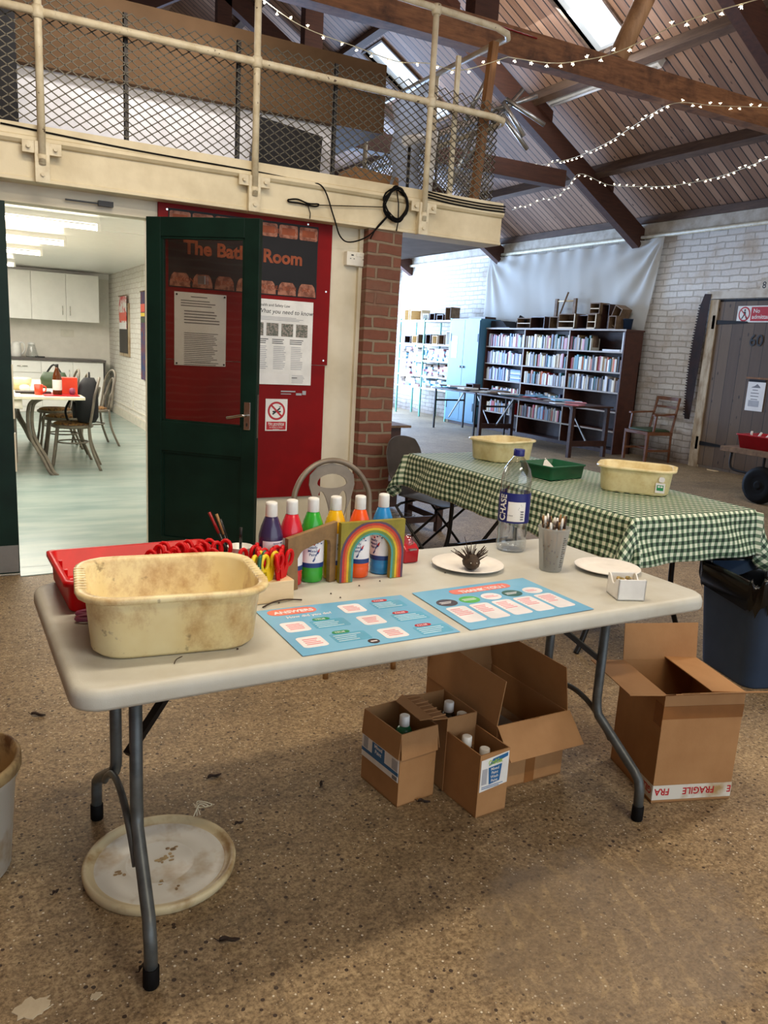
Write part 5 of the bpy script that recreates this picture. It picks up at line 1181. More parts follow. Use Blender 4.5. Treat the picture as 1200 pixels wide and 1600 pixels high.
def row(shelf, bay, f0, f1, pal, hh=.22, tmean=.036):
    ya, yb = YS[bay]+.014, YS[bay+1]-.014; y = yb-(yb-ya)*f0; end = yb-(yb-ya)*f1; n = 0
    while y-end > .02:
        th = min(rb.uniform(.6, 1.4)*tmean, y-end); h = hh*rb.uniform(.78, 1.08); d = rb.uniform(.14, .19)
        o = book0 if first[0] else book0.copy()
        if not first[0]: COL.objects.link(o)
        first[0] = False; ci = PAL[pal][rb.randrange(len(PAL[pal]))]; cn, cc = COLS[ci]; j = rb.uniform(.85, 1.1)
        o.location = (BX0+.02+rb.uniform(0, .02), y-th/2, SZ[shelf]+.001); o.scale = (d, th*.96, h); o.color = (lin(min(255, cc[0]*j)), lin(min(255, cc[1]*j)), lin(min(255, cc[2]*j)), 1)
        tag(o, '%s book, %s from the left on the %s shelf, %s bay' % (cn, ORD[n], ROW[shelf], BAY[bay]), 'book', 'books in the big bookcase'); y -= th; n += 1; NB[0] += 1
row(5, 2, 0, 1, 'l'); row(5, 1, 0, 1, 'm'); row(5, 0, 0, .40, 'm')
row(4, 2, 0, 1, 'l'); row(4, 1, .04, 1, 'm'); row(4, 0, .03, 1, 'r')
row(3, 2, 0, .64, 'l'); row(3, 1, .04, 1, 'r', .21); row(3, 0, .02, 1, 'd')
row(2, 2, .2, .95, 'm', .16, .045); row(2, 1, .1, .9, 'd', .15, .045)
row(1, 2, .08, .85, 'b', .21, .04); row(1, 1, .0, .98, 'b', .21, .037)
for k in range(8):
    o = book0.copy(); COL.objects.link(o); o.rotation_euler = (0, 0, 0); o.scale = (.15, .30, .024); o.location = (BX0+.03+.004*(k % 3), 11.42+.006*(k % 2), SZ[3]+.001+.026*k)
    cn, cc = [COLS[2], COLS[15], COLS[1]][k % 3]; o.color = (*[lin(x) for x in cc], 1); tag(o, '%s book lying flat on the third shelf, left bay, %s up the pile' % (cn, ORD[k]), 'book', 'books lying flat in a pile')
tag(MB().box(BX0+.03, BX0+.26, 8.86, 8.90, SZ[5], SZ[5]+.29).build('box_file', 'white_plastic'), 'white box file standing at the right end of the top shelf', 'file')
tag(MB().box(BX0+.03, BX0+.26, 8.93, 9.30, SZ[5], SZ[5]+.03).build('paper_stack', 'white_paper'), 'flat white paper stack on the right of the top bookcase shelf', 'papers')
tag(MB().loft([[(BX0+.06+q*.12, 9.60+.05*cos(a), SZ[5]+.12+.12*sin(a)) for a in [2*pi*i/12 for i in range(12)]] for q in (0, 1)]).build('round_tin', 'box_wood'), 'round brown object at the end of the top right row of books', 'tin')

# wooden boxes on the bookcase
def crate(label, y, x, w_, h, d, rz=0, z=1.871, lean=0, shelf=0, cat='wooden box', mat_='box_wood', nm='bird_box'):
    t = thing(nm, label, cat, (x, y, z), rz); t.rotation_euler = (lean, 0, rz); th = .014
    P = lambda a, b_, c=0: (a, b_, c)
    MB().box(-d/2, d/2, -w_/2, w_/2, 0, th).box(-d/2, d/2, -w_/2, w_/2, h-th, h).box(-d/2, d/2, -w_/2, -w_/2+th, th, h-th).box(-d/2, d/2, w_/2-th, w_/2, th, h-th).box(d/2-th, d/2, -w_/2+th, w_/2-th, th, h-th).build('carcass', mat_, t)
    if shelf: MB().box(-d/2, d/2, -w_/2+th, w_/2-th, h*.45, h*.45+.012).build('shelf', 'pale_wood', t)
    if shelf == 2: MB().box(-d/2-.002, -d/2+.01, -w_/2, w_/2, h*.0, h*.1).box(-d/2-.002, -d/2+.01, -w_/2, -w_/2+.02, 0, h).build('front_edge', 'pale_wood', t)
    return t
crate('open wooden box with a pale slot, leftmost on the bookcase', 11.38, 8.9, .38, .18, .2, shelf=1); crate('dark open wooden box, second from the left on the bookcase', 11.02, 8.92, .36, .20, .2, mat_='dark_wood')
crate('square wooden box under the upright frame on the bookcase', 10.60, 8.92, .22, .20, .2); crate('wide open-fronted wooden box in the middle of the bookcase top', 10.22, 8.88, .40, .24, .22, shelf=2)
crate('dark box with its side to the room, right of the middle box', 9.88, 8.92, .24, .22, .22, mat_='dark_wood'); crate('small pale-fronted box below another, right part of the bookcase', 9.62, 8.86, .20, .23, .2, shelf=2)
crate('small wooden box stacked on top of another on the bookcase', 9.60, 8.88, .22, .17, .2, z=2.102, shelf=1); crate('dark box beside the stacked pair on the bookcase', 9.42, 8.94, .16, .38, .2, mat_='dark_wood')
crate('tilted brown box leaning near the right end of the bookcase top', 9.24, 8.92, .17, .30, .2, z=1.93, lean=radians(24)); crate('box standing on end under the tilted one on the bookcase', 9.17, 8.86, .16, .2, .2)
t = thing('wooden_rack', 'open wooden rack with a slanting stick, standing on the boxes on the bookcase', 'frame', (8.98, 10.52, 1.871))
MB().box(-.02, .02, -.26, -.20, .2, .50).build('post', 'box_wood', t); MB().box(-.02, .02, .20, .26, .2, .50).build('post', 'box_wood', t); MB().cyl((0, -.24, .46), (0, .24, .46), .012).build('bar', 'pale_wood', t); MB().cyl((-.02, .12, .22), (-.02, -.06, .60), .014).build('stick', 'box_wood', t)
tag(MB().lathe([(.06, 0), (.075, .16), (.08, .16), (.07, .15), (.055, .01)], (8.9, 8.98, 1.871), 20).build('blue_pot', 'bin_blue'), 'dark blue pot at the right end of the bookcase top', 'pot')
tag(MB().bar((8.9, 11.66, 1.875), (8.95, 11.58, 2.07), .03, .16).build('dark_book', 'black_board'), 'dark thin board leaning at the left end of the bookcase top', 'board')
tag(MB().box(8.78, 9.0, 11.75, 12.28, 1.871, 1.885).build('flat_papers', 'dark_wood'), 'flat dark papers lying on the left end of the bookcase top', 'papers')
# black wedge added as the shade of the gap between cabinet and bookcase
tag(MB().prism([(12.36, 0), (12.36, 2.0), (12.0, 2.0), (11.86, 1.89), (12.36, 1.88)], 8.8, 9.15, 0, frame((0, 0, 0), (0, 1, 0), (0, 0, 1), (1, 0, 0))).build('black_sheet', 'black_fabric'), 'black cover draped over the gap between blue cabinet and bookcase', 'cover')
# blue metal cabinet
t = thing('metal_cabinet', 'pale blue two-door metal cabinet with a paper notice', 'cabinet', (8.60, 12.90, 0))
MB().box(0, .45, -.50, .50, .06, 2.03).build('body', 'cab_blue', t)
MB().box(.05, .4, -.46, .46, 0, .06).build('plinth', 'dark_wood', t)
for s_, w0, w1 in ((1, .005, .49), (-1, -.49, -.005)):
    dd_ = MB().box(-.016, 0, w0, w1, .10, 2.0).build('door', 'cab_blue', t)
    MB().box(-.022, -.016, s_*.45, s_*.47, 1.6, 1.75).box(-.022, -.016, s_*.45, s_*.47, .3, .45).build('hinge', 'black_metal', dd_)
    MB().lathe([(.0, 0), (.025, .008), (.02, .02), (0, .026)], n=12).xf(Matrix.Translation((-.02, s_*.05, 1.12)) @ Matrix.Rotation(-pi/2, 4, 'Y')).build('handle', 'steel', dd_)
MB().rrect(.22, .42, 1.28, 1.70, .01, .017, .019, 0, frame((0, 0, 0), (0, 1, 0), (0, 0, 1), (-1, 0, 0))).build('notice', 'white_paper', t)
tag(MB().box(8.7, 8.95, 12.42, 12.95, 2.031, 2.07).build('dark_tray', 'dark_wood'), 'flat dark tray on the right end of the blue cabinet', 'tray')
# left shelf unit
t = thing('metal_shelving', 'open metal shelving stacked with papers and boxes left of the blue cabinet', 'shelves', (8.6, 14.46, 0))
for x in (0, .4):
    for y in (-1.03, 0, 1.03): MB().box(x, x+.03, y-.015, y+.015, 0, 2.04).build('upright', 'shelf_green', t)
SH_ = (.62, .87, 1.19, 1.52, 2.0)
for z in SH_: MB().box(0, .43, -1.03, 1.03, z-.03, z).build('shelf', 'skirt', t)
rs = random.Random(5)
pc_ = [('white', 'white_paper'), ('pale blue', 'poster_blue'), ('pink', 'pink_text'), ('brown', 'box_wood'), ('cream', 'plate_paper')]
pb = MB().box(-.5, .5, -.5, .5, 0, 1).build('paper_stack', 'white_paper'); used = False
for si, z in ((0, .62), (1, .87), (2, 1.19)):
    nm = ('lowest', 'second', 'third')[si]
    for c in range(9):
        y = 13.55+c*.22; zz = z+.002
        for l in range(6):
            h = rs.uniform(.03, .06)
            if zz+h > SH_[si+1]-.06: break
            o = pb if not used else pb.copy()
            if used: COL.objects.link(o)
            used = True; o.location = (8.78+rs.uniform(-.03, .03), y+rs.uniform(-.015, .015), zz); o.scale = (.26, rs.uniform(.16, .205), h); o.rotation_euler = (0, 0, rs.uniform(-.12, .12)); zz += h+.001
            cn, cm = rs.choice(pc_[:2]+pc_[:2]+pc_)
            me_key = 'stackmesh_'+cm
            if me_key not in bpy.data.meshes:
                m2 = pb.data.copy(); m2.name = me_key; m2.materials.clear(); m2.materials.append(MATS[cm])
            o.data = bpy.data.meshes[me_key]
            tag(o, '%s papers, %s up in %s pile from the right, %s metal shelf' % (cn, ORD[l], ORD[c], nm), 'papers', 'paper bundles on the metal shelving')
def sbox(label, y, z, w_, h, mat_='box_wood'): crate(label, y, 8.78, w_, h, .22, z=z+.001, cat='wooden box', mat_=mat_)
for k, (y, w_, h, m_, lb) in enumerate(((15.35, .2, .24, 'pale_wood', 'pale upright box at the left end of the shelving top'), (14.95, .46, .22, 'pale_wood', 'wide pale open box on the shelving top'), (14.55, .24, .14, 'plate_paper', 'white low box in the middle of the shelving top'), (14.28, .2, .15, 'dark_wood', 'dark box on the shelving top, right of the white one'), (13.98, .24, .12, 'dark_wood', 'low dark box towards the right of the shelving top'), (13.68, .2, .26, 'box_wood', 'upright brown box at the right end of the shelving top'))): sbox(lb, y, 2.0, w_, h, m_)
for k, (y, w_, h, m_, lb) in enumerate(((15.25, .26, .16, 'dark_wood', 'dark box at the left of the upper shelf'), (14.95, .22, .17, 'pale_wood', 'pale box second on the upper shelf'), (14.66, .28, .2, 'box_wood', 'brown box third on the upper shelf'), (14.38, .2, .2, 'dark_wood', 'dark box in the middle of the upper shelf'), (14.12, .2, .18, 'pale_wood', 'pale box right of centre on the upper shelf'), (13.86, .22, .2, 'box_wood', 'brown box fifth-to-last on the upper shelf'), (13.6, .18, .27, 'plate_paper', 'white box at the right end of the upper shelf'))): sbox(lb, y, 1.52, w_, h, m_)
# plastic dust sheet on the wall
def shf(u, v_):
    yl, yr = 12.98+.10*(1-v_), 8.66+.2*(1-v_)
    zt = 3.215-.035*sin(pi*u)-.02*abs(sin(pi*u*7)); y = yl+(yr-yl)*u
    zb = 1.75; z = zb+(zt-zb)*v_
    W_ = 4.3; x = 9.10
    for (cu, sg, fr, am) in ((0, 1, 15, .03), (1, -1, 13, .035)):
        dx_ = abs(u-cu)*W_; dz_ = (1-v_)*1.45; r_ = hypot(dx_, dz_); a_ = math.atan2(dz_, dx_)
        x += am*sin(a_*fr+.7*sin(a_*5))*min(1, r_/.35)*math.exp(-r_/1.5)
    x += .018*sin(u*70)*math.exp(-(1-v_)*9)+.008*sin(u*31+v_*6)+.012*sin(u*17+3*v_)*(1-v_)+.006*sin(u*90+9*v_)*(1-v_)*u
    return (x, y, z)
c_ = MB(); c_.grid(shf, 170, 60); o = c_.build('dust_sheet', 'dust_sheet'); m_ = o.modifiers.new('thick', 'SOLIDIFY'); m_.thickness = .002
tag(o, 'large creased translucent plastic sheet hung on the white wall above the bookcase', 'plastic sheet')

# trestle tables with papers
def trestle(label, cx_, cy_, w_, L, legm, wood_):
    t = thing('trestle_table', label, 'table', (cx_, cy_, 0))
    MB().box(-w_/2, w_/2, -L/2, L/2, .72, .745).build('tabletop', 'dark_wood', t, bevel=.004)
    s = .028 if wood_ else .014
    for sy in (-1, 1):
        yy = sy*(L/2-.06)
        for sx in (-1, 1): MB().box(sx*(w_/2-.06)-s, sx*(w_/2-.06)+s, yy-s, yy+s, 0, .72).build('leg', legm, t)
        MB().box(-w_/2+.06, w_/2-.06, yy-.015, yy+.015, .16 if wood_ else .5, .24 if wood_ else .53).build('stretcher', legm, t)
        MB().bar((0, yy, .2), (0, yy-sy*.45, .70), .02, .02).build('folding_stay', 'steel', t)
    return t
trestle('dark wooden folding table spread with papers, before the bookcase', 8.02, 9.76, .78, 2.38, 'dark_wood', True)
trestle('grey-legged table with papers, at the left before the blue cabinet', 8.02, 11.72, .76, 1.42, 'slot_metal', False)
for k in range(26):
    y = 8.70+k*.145; x = 8.02+rs.choice((-.24, -.1, .1, .22)); h = rs.choice((.006, .009, .028, .018)); cn, cm = rs.choice(pc_[:2]+pc_[:1]+pc_)
    o = MB().box(-.15, .15, -.105, .105, 0, h).build('paper_sheet' if h < .01 else 'booklet', cm); o.location = (x, y, .746+(.03 if k % 2 else 0)); o.rotation_euler = (0, 0, rs.uniform(-.8, .8))
    tag(o, '%s %s, %s from the right along the paper-strewn tables' % (cn, 'sheet of paper' if h < .01 else 'booklet', ORD[k]), 'papers', 'papers on the far tables')
crate('small dark wooden box on the grey-legged paper table', 11.55, 7.95, .22, .1, .16, z=.768, mat_='dark_wood')
tag(MB().box(7.85, 8.15, 10.72, 10.98, .768, .80).build('book_pile', 'box_wood'), 'brown booklet pile where the two paper tables meet', 'papers')

# wooden armchair
t = thing('armchair', 'old wooden armchair with green seat by the white brick wall', 'chair', (8.83, 8.24, 0), radians(-96))
# local: front -y
S = .235
for sx in (-1, 1):
    MB().bar((sx*S, -.22, 0), (sx*S, -.22, .44), .035, .035).build('leg', 'chair_wood', t)
    MB().tube([(sx*S, .21, 0), (sx*S, .2, .44), (sx*(S-.01), .29, .93)], .018, 8).build('leg', 'chair_wood', t)
    MB().bar((sx*(S+.02), -.14, .44), (sx*(S+.02), -.12, .67), .026, .026).build('arm_post', 'chair_wood', t)
    MB().bar((sx*(S+.02), -.17, .68), (sx*S, .24, .70), .05, .022).build('arm_rest', 'chair_wood', t)
    MB().bar((sx*S, -.2, .17), (sx*S, .2, .17), .02, .03).build('stretcher', 'chair_wood', t)
MB().bar((-S, 0, .17), (S, 0, .17), .02, .03).build('stretcher', 'chair_wood', t)
for z, y, h in ((.91, .29, .05), (.79, .265, .028), (.66, .24, .028)): MB().bar((-S, y, z), (S, y, z), .02, h).build('back_slat', 'chair_wood', t)
MB().box(-.25, .25, -.24, .22, .39, .44).build('seat_frame', 'chair_wood', t, bevel=.006)
MB().loft([ring(.44, .40, .03, .44), ring(.44, .40, .03, .455), ring(.36, .32, .03, .475)]).build('seat', 'leather_green', t)

# wooden hall door on the right
DX = 9.2
t = bpy.data.objects.new('door_3', None); COL.objects.link(t); t['kind'] = 'structure'; t.location = (DX, 7.0, 0)
MB().box(-.03, .02, -.7, .62, .04, 2.27).build('door_leaf', 'door_boards', t)
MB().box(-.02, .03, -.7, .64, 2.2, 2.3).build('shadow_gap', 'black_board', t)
for z in (.34, 2.0):
    h = MB().prism([(.64, z-.03), (.64, z+.03), (.12, z+.012), (.10, z), (.12, z-.012)], .03, .042, 0, frame((0, 0, 0), (0, 1, 0), (0, 0, 1), (-1, 0, 0))).box(-.05, -.03, .62, .665, z-.09, z+.09); h.build('strap_hinge', 'iron', t)
DP = frame((-.032, 0, 0), (0, -1, 0), (0, 0, 1), (-1, 0, 0))      # facing the hall; u runs to the viewer's right
MB().text('60', DP, -.045, 1.70, .21, 0, 0, .006, .004).build('door_number', 'print_black', t)
struct(MB().prism([(7.60, 0), (7.74, 0), (7.735, 2.30), (7.60, 2.30)], -.05, .0, 0, frame((9.2, 0, 0), (0, 1, 0), (0, 0, 1), (1, 0, 0))).build('trim_7', 'frame_paint'))
struct(MB().box(9.14, 9.2, 6.3, 7.80, 2.31, 2.41).build('trim_8', 'lintel_paint'))
SP = frame((DX-.035, 7.0, 0), (0, -1, 0), (0, 0, 1), (-1, 0, 0))
s_ = MB().box(-.285, .55, 2.0, 2.21, 0, .004, 0, SP); s_.ell(-.175, 2.105, .088, .095, .004, .005, 1, SP, 32); s_.ell(-.175, 2.105, .070, .076, .005, .006, 0, SP, 32)
s_.ell(-.17, 2.155, .013, .014, .006, .007, 2, SP, 14).prism([(-.19, 2.135), (-.155, 2.138), (-.15, 2.09), (-.185, 2.085)], .006, .007, 2, SP).prism([(-.188, 2.09), (-.168, 2.09), (-.20, 2.04), (-.215, 2.045)], .006, .007, 2, SP).prism([(-.165, 2.09), (-.15, 2.09), (-.125, 2.045), (-.14, 2.04)], .006, .007, 2, SP)
s_.box(-.075, .075, -.006, .006, .007, .008, 1, frame(SP(-.175, 2.105), (0, -1, -1), (0, -1, 1), (-1, 0, 0)))
s_.box(-.075, .55, 2.015, 2.195, .004, .005, 1, SP); s_.text('No', SP, -.045, 2.12, .075, 0, .005, .006, .01); s_.text('admittance', SP, -.055, 2.045, .075, 0, .005, .006, .01)
tag(s_.build('no_admittance_sign', ['white_plastic', 'print_red', 'print_black']), 'red and white No admittance sign on the wooden hall door', 'sign')
s_ = MB().box(.04, .30, .865, 1.24, 0, .004, 0, SP); s_.prism([(.10, 1.17), (.14, 1.185), (.18, 1.215), (.2, 1.20), (.23, 1.175), (.23, 1.165), (.1, 1.165)], .004, .005, 1, SP)
for k, (x0, x1) in enumerate(((.12, .2), (.1, .22), (.1, .22), (.11, .21))): s_.box(x0, x1, 1.13-.04*k, 1.14-.04*k, .004, .005, 1, SP)
s_.box(.08, .24, .92, 1.0, .004, .005, 2, SP); s_.box(.0, .35, 1.275, 1.30, 0, .012, 3, SP); s_.box(.05, .29, 1.24, 1.27, 0, .006, 4, SP)
tag(s_.build('door_notice', ['white_paper', 'print_grey', 'print_light', 'post_wood', 'black_board']), 'white printed notice hung below a wooden strip on the hall door', 'notice')
s_ = MB().box(7.02-.09, 7.02-.01, 0, 0, 0, 0) if False else MB()
WP = frame((9.198, 7.0, 0), (0, -1, 0), (0, 0, 1), (-1, 0, 0)); s_.box(-.02, .2, 2.40, 2.56, 0, .004, 0, WP); s_.text('8', WP, .005, 2.43, .12, 1, .004, .005, .004)
tag(s_.build('number_plate', ['lintel_paint', 'print_black']), 'pale wall plate with a black 8 above the hall door', 'sign')
# two-man saw
t = MB(); pts = [(7.82, 2.38), (7.725, 2.375)]+[(7.805, .65), (7.90, .65)]
n = 42; teeth = []
for i in range(n):
    q = i/n; z = .70+(2.25-.70)*q; y = 7.905-.03*q+.045*sin(pi*q)
    teeth += [(y, z), (y+.028, z+.008), (y+.026, z+.020), (y, z+.024)]
pts = [(7.725, 2.375), (7.81, .65), (7.895, .65)]+teeth+[(7.83, 2.38)]
tag(MB().prism(pts, .004, .010, 0, frame((9.14, 0, 0), (0, 1, 0), (0, 0, 1), (-1, 0, 0))).build('crosscut_saw', 'saw_rust'), 'long rusty crosscut saw hung upright beside the wooden hall door', 'saw')
# trolley with red tray
t = thing('trolley', 'low wooden trolley with a fat black tyre by the hall door', 'trolley', (7.75, 5.2, 0), 0)
MB().box(-.32, .45, -.75, .68, .50, .555).build('deck', 'box_wood', t, bevel=.004)
MB().lathe([(.09, -.05), (.15, -.065), (.19, -.05), (.2, 0), (.19, .05), (.15, .065), (.09, .05)], n=36).lathe([(.03, -.06), (.09, -.03), (.09, .03), (.03, .06)], n=20).xf(Matrix.Translation((-.28, .14, .2)) @ Matrix.Rotation(pi/2, 4, 'Y')).build('wheel', 'black_rubber', t)
MB().lathe([(.09, -.05), (.15, -.065), (.19, -.05), (.2, 0), (.19, .05), (.15, .065), (.09, .05)], n=36).xf(Matrix.Translation((.35, .14, .2)) @ Matrix.Rotation(pi/2, 4, 'Y')).build('wheel', 'black_rubber', t)
MB().tube(smooth_pts([(-.28, .55, .5), (-.28, .55, .36), (-.28, .48, .31), (-.28, .2, .30), (-.28, .14, .28)]), .014, 8).bar((-.28, .14, .5), (-.28, .14, .2), .03, .012).build('axle_bracket', 'iron', t)
MB().cyl((-.05, -.1, .55), (.28, -.12, 1.36), .02).build('handle', 'black_metal', t)
t = thing('red_crate', 'red plastic tray on the low trolley at the right edge', 'tray', (7.72, 5.28, .556), radians(2))
MB().loft([ring(.36, .88, .02, 0), ring(.40, .94, .02, .135), ring(.42, .97, .025, .135), ring(.42, .97, .025, .15), ring(.38, .93, .02, .15), ring(.34, .86, .02, .01)]).build('tray', 'dark_red_plastic', t)
for k in range(3): tag(MB().cyl((7.62+.03*k, 5.50+.1*k, .66), (7.66, 5.44+.12*k, .735), .012).build('white_roll', 'plate_paper'), 'white tube end sticking out of the red tray, %s from the left' % ORD[2-k], 'tube')
tag(MB().prism([(-.08, 0), (.1, .02), (.06, .06), (-.05, .05)], 0, .01, 0, frame((9.1, 7.25, .001), (0, 1, 0), (-1, 0, 0))).build('debris', 'pale_wood'), 'pale scrap of wood on the floor at the hall door', 'wood scrap')

# ================================================================ STRING LIGHTS
def lights(label, pts, seed, hang=.04, n=None, size=.011):
    q = random.Random(seed); P3 = [V(p) for p in smooth_pts(pts, 8)]
    t = thing('string_lights', label, 'string lights', tuple(P3[0]), 0, None); o0 = P3[0]
    MB().tube([p-o0 for p in P3], .0028, 5).build('cord', 'wire_white', t)
    Ls = [0]
    for a, b_ in zip(P3, P3[1:]): Ls.append(Ls[-1]+(b_-a).length)
    n = n or int(Ls[-1]/.11); star = MB(); star.lathe([(.0012, .0), (.003, -.008), (.0025, -.016)], n=6, mi=1)
    for k in range(5): a = 2*pi*k/5; star.cyl((0, 0, -.018), (size*cos(a), size*sin(a), -.018-size*.5), .004, 5, 0, .0012)
    star.lathe([(0, -.028), (.006, -.022), (.006, -.017), (0, -.012)], n=8)
    b0 = star.build('bulb', ['fairy_glow', 'wire_white'], t); k = 0
    for i in range(n):
        s_ = Ls[-1]*(i+.5)/n
        while k < len(Ls)-2 and Ls[k+1] < s_: k += 1
        p = P3[k].lerp(P3[k+1], (s_-Ls[k])/max(1e-6, Ls[k+1]-Ls[k]))-o0
        b_ = b0 if i == 0 else b0.copy()
        if i: COL.objects.link(b_); b_.parent = t
        b_.location = p; b_.rotation_euler = (q.uniform(-.7, .7)+(pi*.9 if q.random() < .25 else 0), q.uniform(-.7, .7), q.uniform(0, 6))
    return t
lights('string of warm star lights hanging from the left to the gallery corner post', [(1.80, 5.42, 3.60), (2.07, 5.3, 3.44), (2.44, 5.2, 3.36), (2.69, 5.1, 3.3), (2.88, 5.0, 3.3), (3.07, 4.9, 3.27), (3.33, 4.73, 3.36)], 1)
lights('string of bright star lights rising from the gallery post to the upper right', [(3.33, 4.73, 3.36), (3.51, 4.5, 3.3), (3.56, 4.25, 3.26), (3.59, 4.0, 3.24), (3.6, 3.75, 3.25), (3.58, 3.5, 3.25), (3.59, 3.25, 3.24), (3.66, 2.95, 3.24)], 2, size=.013)
lights('string of star lights drooping from the near timber beam back to the far truss', [(7.1, 5.55, 3.9), (6.29, 5.55, 3.77), (5.74, 5.55, 3.69), (6.19, 6.4, 3.79), (6.61, 7.3, 3.83), (6.92, 8.2, 3.87), (7.21, 9.05, 3.98), (7.2, 9.6, 4.01), (7.06, 10.0, 4.04)], 3, size=.015, n=44)
lights('lowest string of star lights, sagging under the lower purlin to the right edge', [(7.45, 5.7, 3.56), (7.79, 6.4, 3.58), (7.99, 7.0, 3.59), (8.0, 7.6, 3.6), (8.06, 8.2, 3.68), (7.95, 8.7, 3.76), (7.73, 9.05, 3.92), (7.85, 9.5, 3.76), (7.79, 10.0, 3.68), (7.7, 10.5, 3.61)], 4, size=.015, n=46)

# ================================================================ KITCHEN ROOM
struct(MB().box(2.4, 2.5, 4.98, 15.2, 0, 2.41).build('wall_kitchen_right', 'white_brick_x'))
struct(MB().box(-2.2, 2.5, 15.1, 15.2, 0, 2.41).build('wall_kitchen_back', 'kitchen_wall'))
struct(MB().box(2.37, 2.4, 4.98, 15.1, .006, .13).box(2.385, 2.4, 4.98, 15.1, .2, .22).build('baseboard_right', 'skirt'))
struct(MB().box(-2.2, 2.4, 15.06, 15.1, 2.3, 2.39).box(-2.2, 2.4, 7.0, 7.03, 2.375, 2.39).box(-2.2, 2.4, 8.5, 8.53, 2.38, 2.39).build('trim_9', 'kitchen_white'))
wn = struct(MB().box(2.37, 2.40, 13.1, 13.9, 1.03, 1.86).build('window_6', 'frame_paint')); MB().box(2.362, 2.371, 13.15, 13.85, 1.08, 1.80).build('pane', 'slot_metal', wn)
for k, (y, x1) in enumerate(((6.25, 1.5), (7.68, 1.17), (9.42, 1.08), (11.0, .98), (13.5, .82))):
    t = thing('fluorescent_light', 'lit fluorescent strip on the kitchen ceiling, %s from the doorway' % ORD[k], 'ceiling light', (x1-.78, y, 2.39), 0, 'kitchen strip lights')
    MB().box(-.76, .76, -.035, .035, -.05, 0).build('housing', 'kitchen_white', t)
    MB().cyl((-.74, 0, -.085), (.74, 0, -.085), .019, 14).build('tube', 'tube_glow', t)
    for q_ in (-.77, .74): MB().box(q_, q_+.03, -.025, .025, -.11, -.02).build('end_cap', 'kitchen_white', t)
area('kitchen_strips', (0, 9.5, 2.25), (0, 9.5, 0), 2.6, 7, 230, (1, .95, .86))
# cupboards
names_ = ['far left', 'third from the right', 'middle', 'right']
for k, (x0, x1) in enumerate(((.02, .55), (.55, 1.09), (1.09, 1.63), (1.63, 2.16))):
    t = thing('wall_cupboard', 'white wall cupboard in the kitchen, %s' % ['leftmost, mostly hidden by the door frame', 'second from the left above the kettle', 'between its neighbours, handle at its right', 'rightmost, handle at its left'][k], 'cupboard', ((x0+x1)/2, 14.8, 1.54), 0, 'kitchen wall cupboards')
    w_ = (x1-x0)/2
    MB().box(-w_, w_, -.18, .28, 0, .78).build('carcass', 'kitchen_white', t); d = MB().box(-w_+.003, w_-.003, -.2, -.182, .0, .775).build('door', 'kitchen_white', t, bevel=.002)
    hx_ = w_-.06 if k % 2 == 0 else -w_+.06
    MB().tube([(hx_, -.2, .10), (hx_, -.225, .105), (hx_, -.225, .24), (hx_, -.2, .245)], .006, 6).build('handle', 'chrome', d)
for k, (x0, x1) in enumerate(((.02, .62), (.62, 1.2), (1.2, 1.70), (1.70, 2.2))):
    t = thing('base_cupboard', 'white base cupboard under the grey worktop, %s' % ['leftmost', 'with a drawer, left of the middle', 'handle at its right edge', 'rightmost, handle at its left edge'][k], 'cupboard', ((x0+x1)/2, 14.8, 0), 0, 'kitchen base cupboards')
    w_ = (x1-x0)/2
    MB().box(-w_, w_, -.27, .28, .01, .87).build('carcass', 'kitchen_white', t)
    d = MB().box(-w_+.003, w_-.003, -.29, -.272, .1, .66 if k < 2 else .86).build('door', 'kitchen_white', t, bevel=.002)
    if k < 2:
        dr = MB().box(-w_+.003, w_-.003, -.29, -.272, .67, .86).build('drawer', 'kitchen_white', t, bevel=.002); MB().cyl((-.08, -.31, .77), (.08, -.31, .77), .007).build('handle', 'chrome', dr)
    hx_ = w_-.06 if k % 2 == 0 else -w_+.06
    MB().tube([(hx_, -.29, .55), (hx_, -.315, .555), (hx_, -.315, .72), (hx_, -.29, .725)], .006, 6).build('handle', 'chrome', d)
tag(MB().box(-.1, 2.24, 14.48, 15.09, .872, .91).box(2.215, 2.24, 14.52, 15.09, .01, .872).build('worktop', 'worktop'), 'dark grey kitchen worktop with a dark end panel', 'worktop')
t = thing('kettle', 'white electric kettle on the worktop behind the door edge', 'kettle', (.84, 14.72, .911))
MB().lathe([(.08, 0), (.085, .02), (.075, .2), (.06, .24), (.02, .255)], n=24).build('body', 'white_plastic', t); MB().tube(smooth_pts([(.05, 0, .24), (.12, 0, .22), (.13, 0, .12), (.085, 0, .04)]), .012).build('handle', 'white_plastic', t)
t = thing('coffee_jug', 'clear glass jug with a pale lid beside the kettle', 'jug', (1.08, 14.72, .911))
MB().lathe([(.09, 0), (.10, .03), (.06, .17), (.05, .22)], n=24).build('jug', 'clear_plastic', t); MB().lathe([(.052, .2), (.055, .24), (.0, .25)], n=18).build('lid', 'white_plastic', t); MB().box(.05, .2, -.04, .04, 0, .02).build('base', 'black_plastic', t)
tag(MB().box(1.58, 1.80, 15.085, 15.1, 1.28, 1.40).build('wall_socket', 'socket_white'), 'white double socket on the kitchen back wall above the worktop', 'socket')
tag(MB().box(2.385, 2.40, 12.88, 12.98, .25, .36).build('wall_socket', 'socket_white'), 'white socket low on the kitchen\'s right brick wall', 'socket')
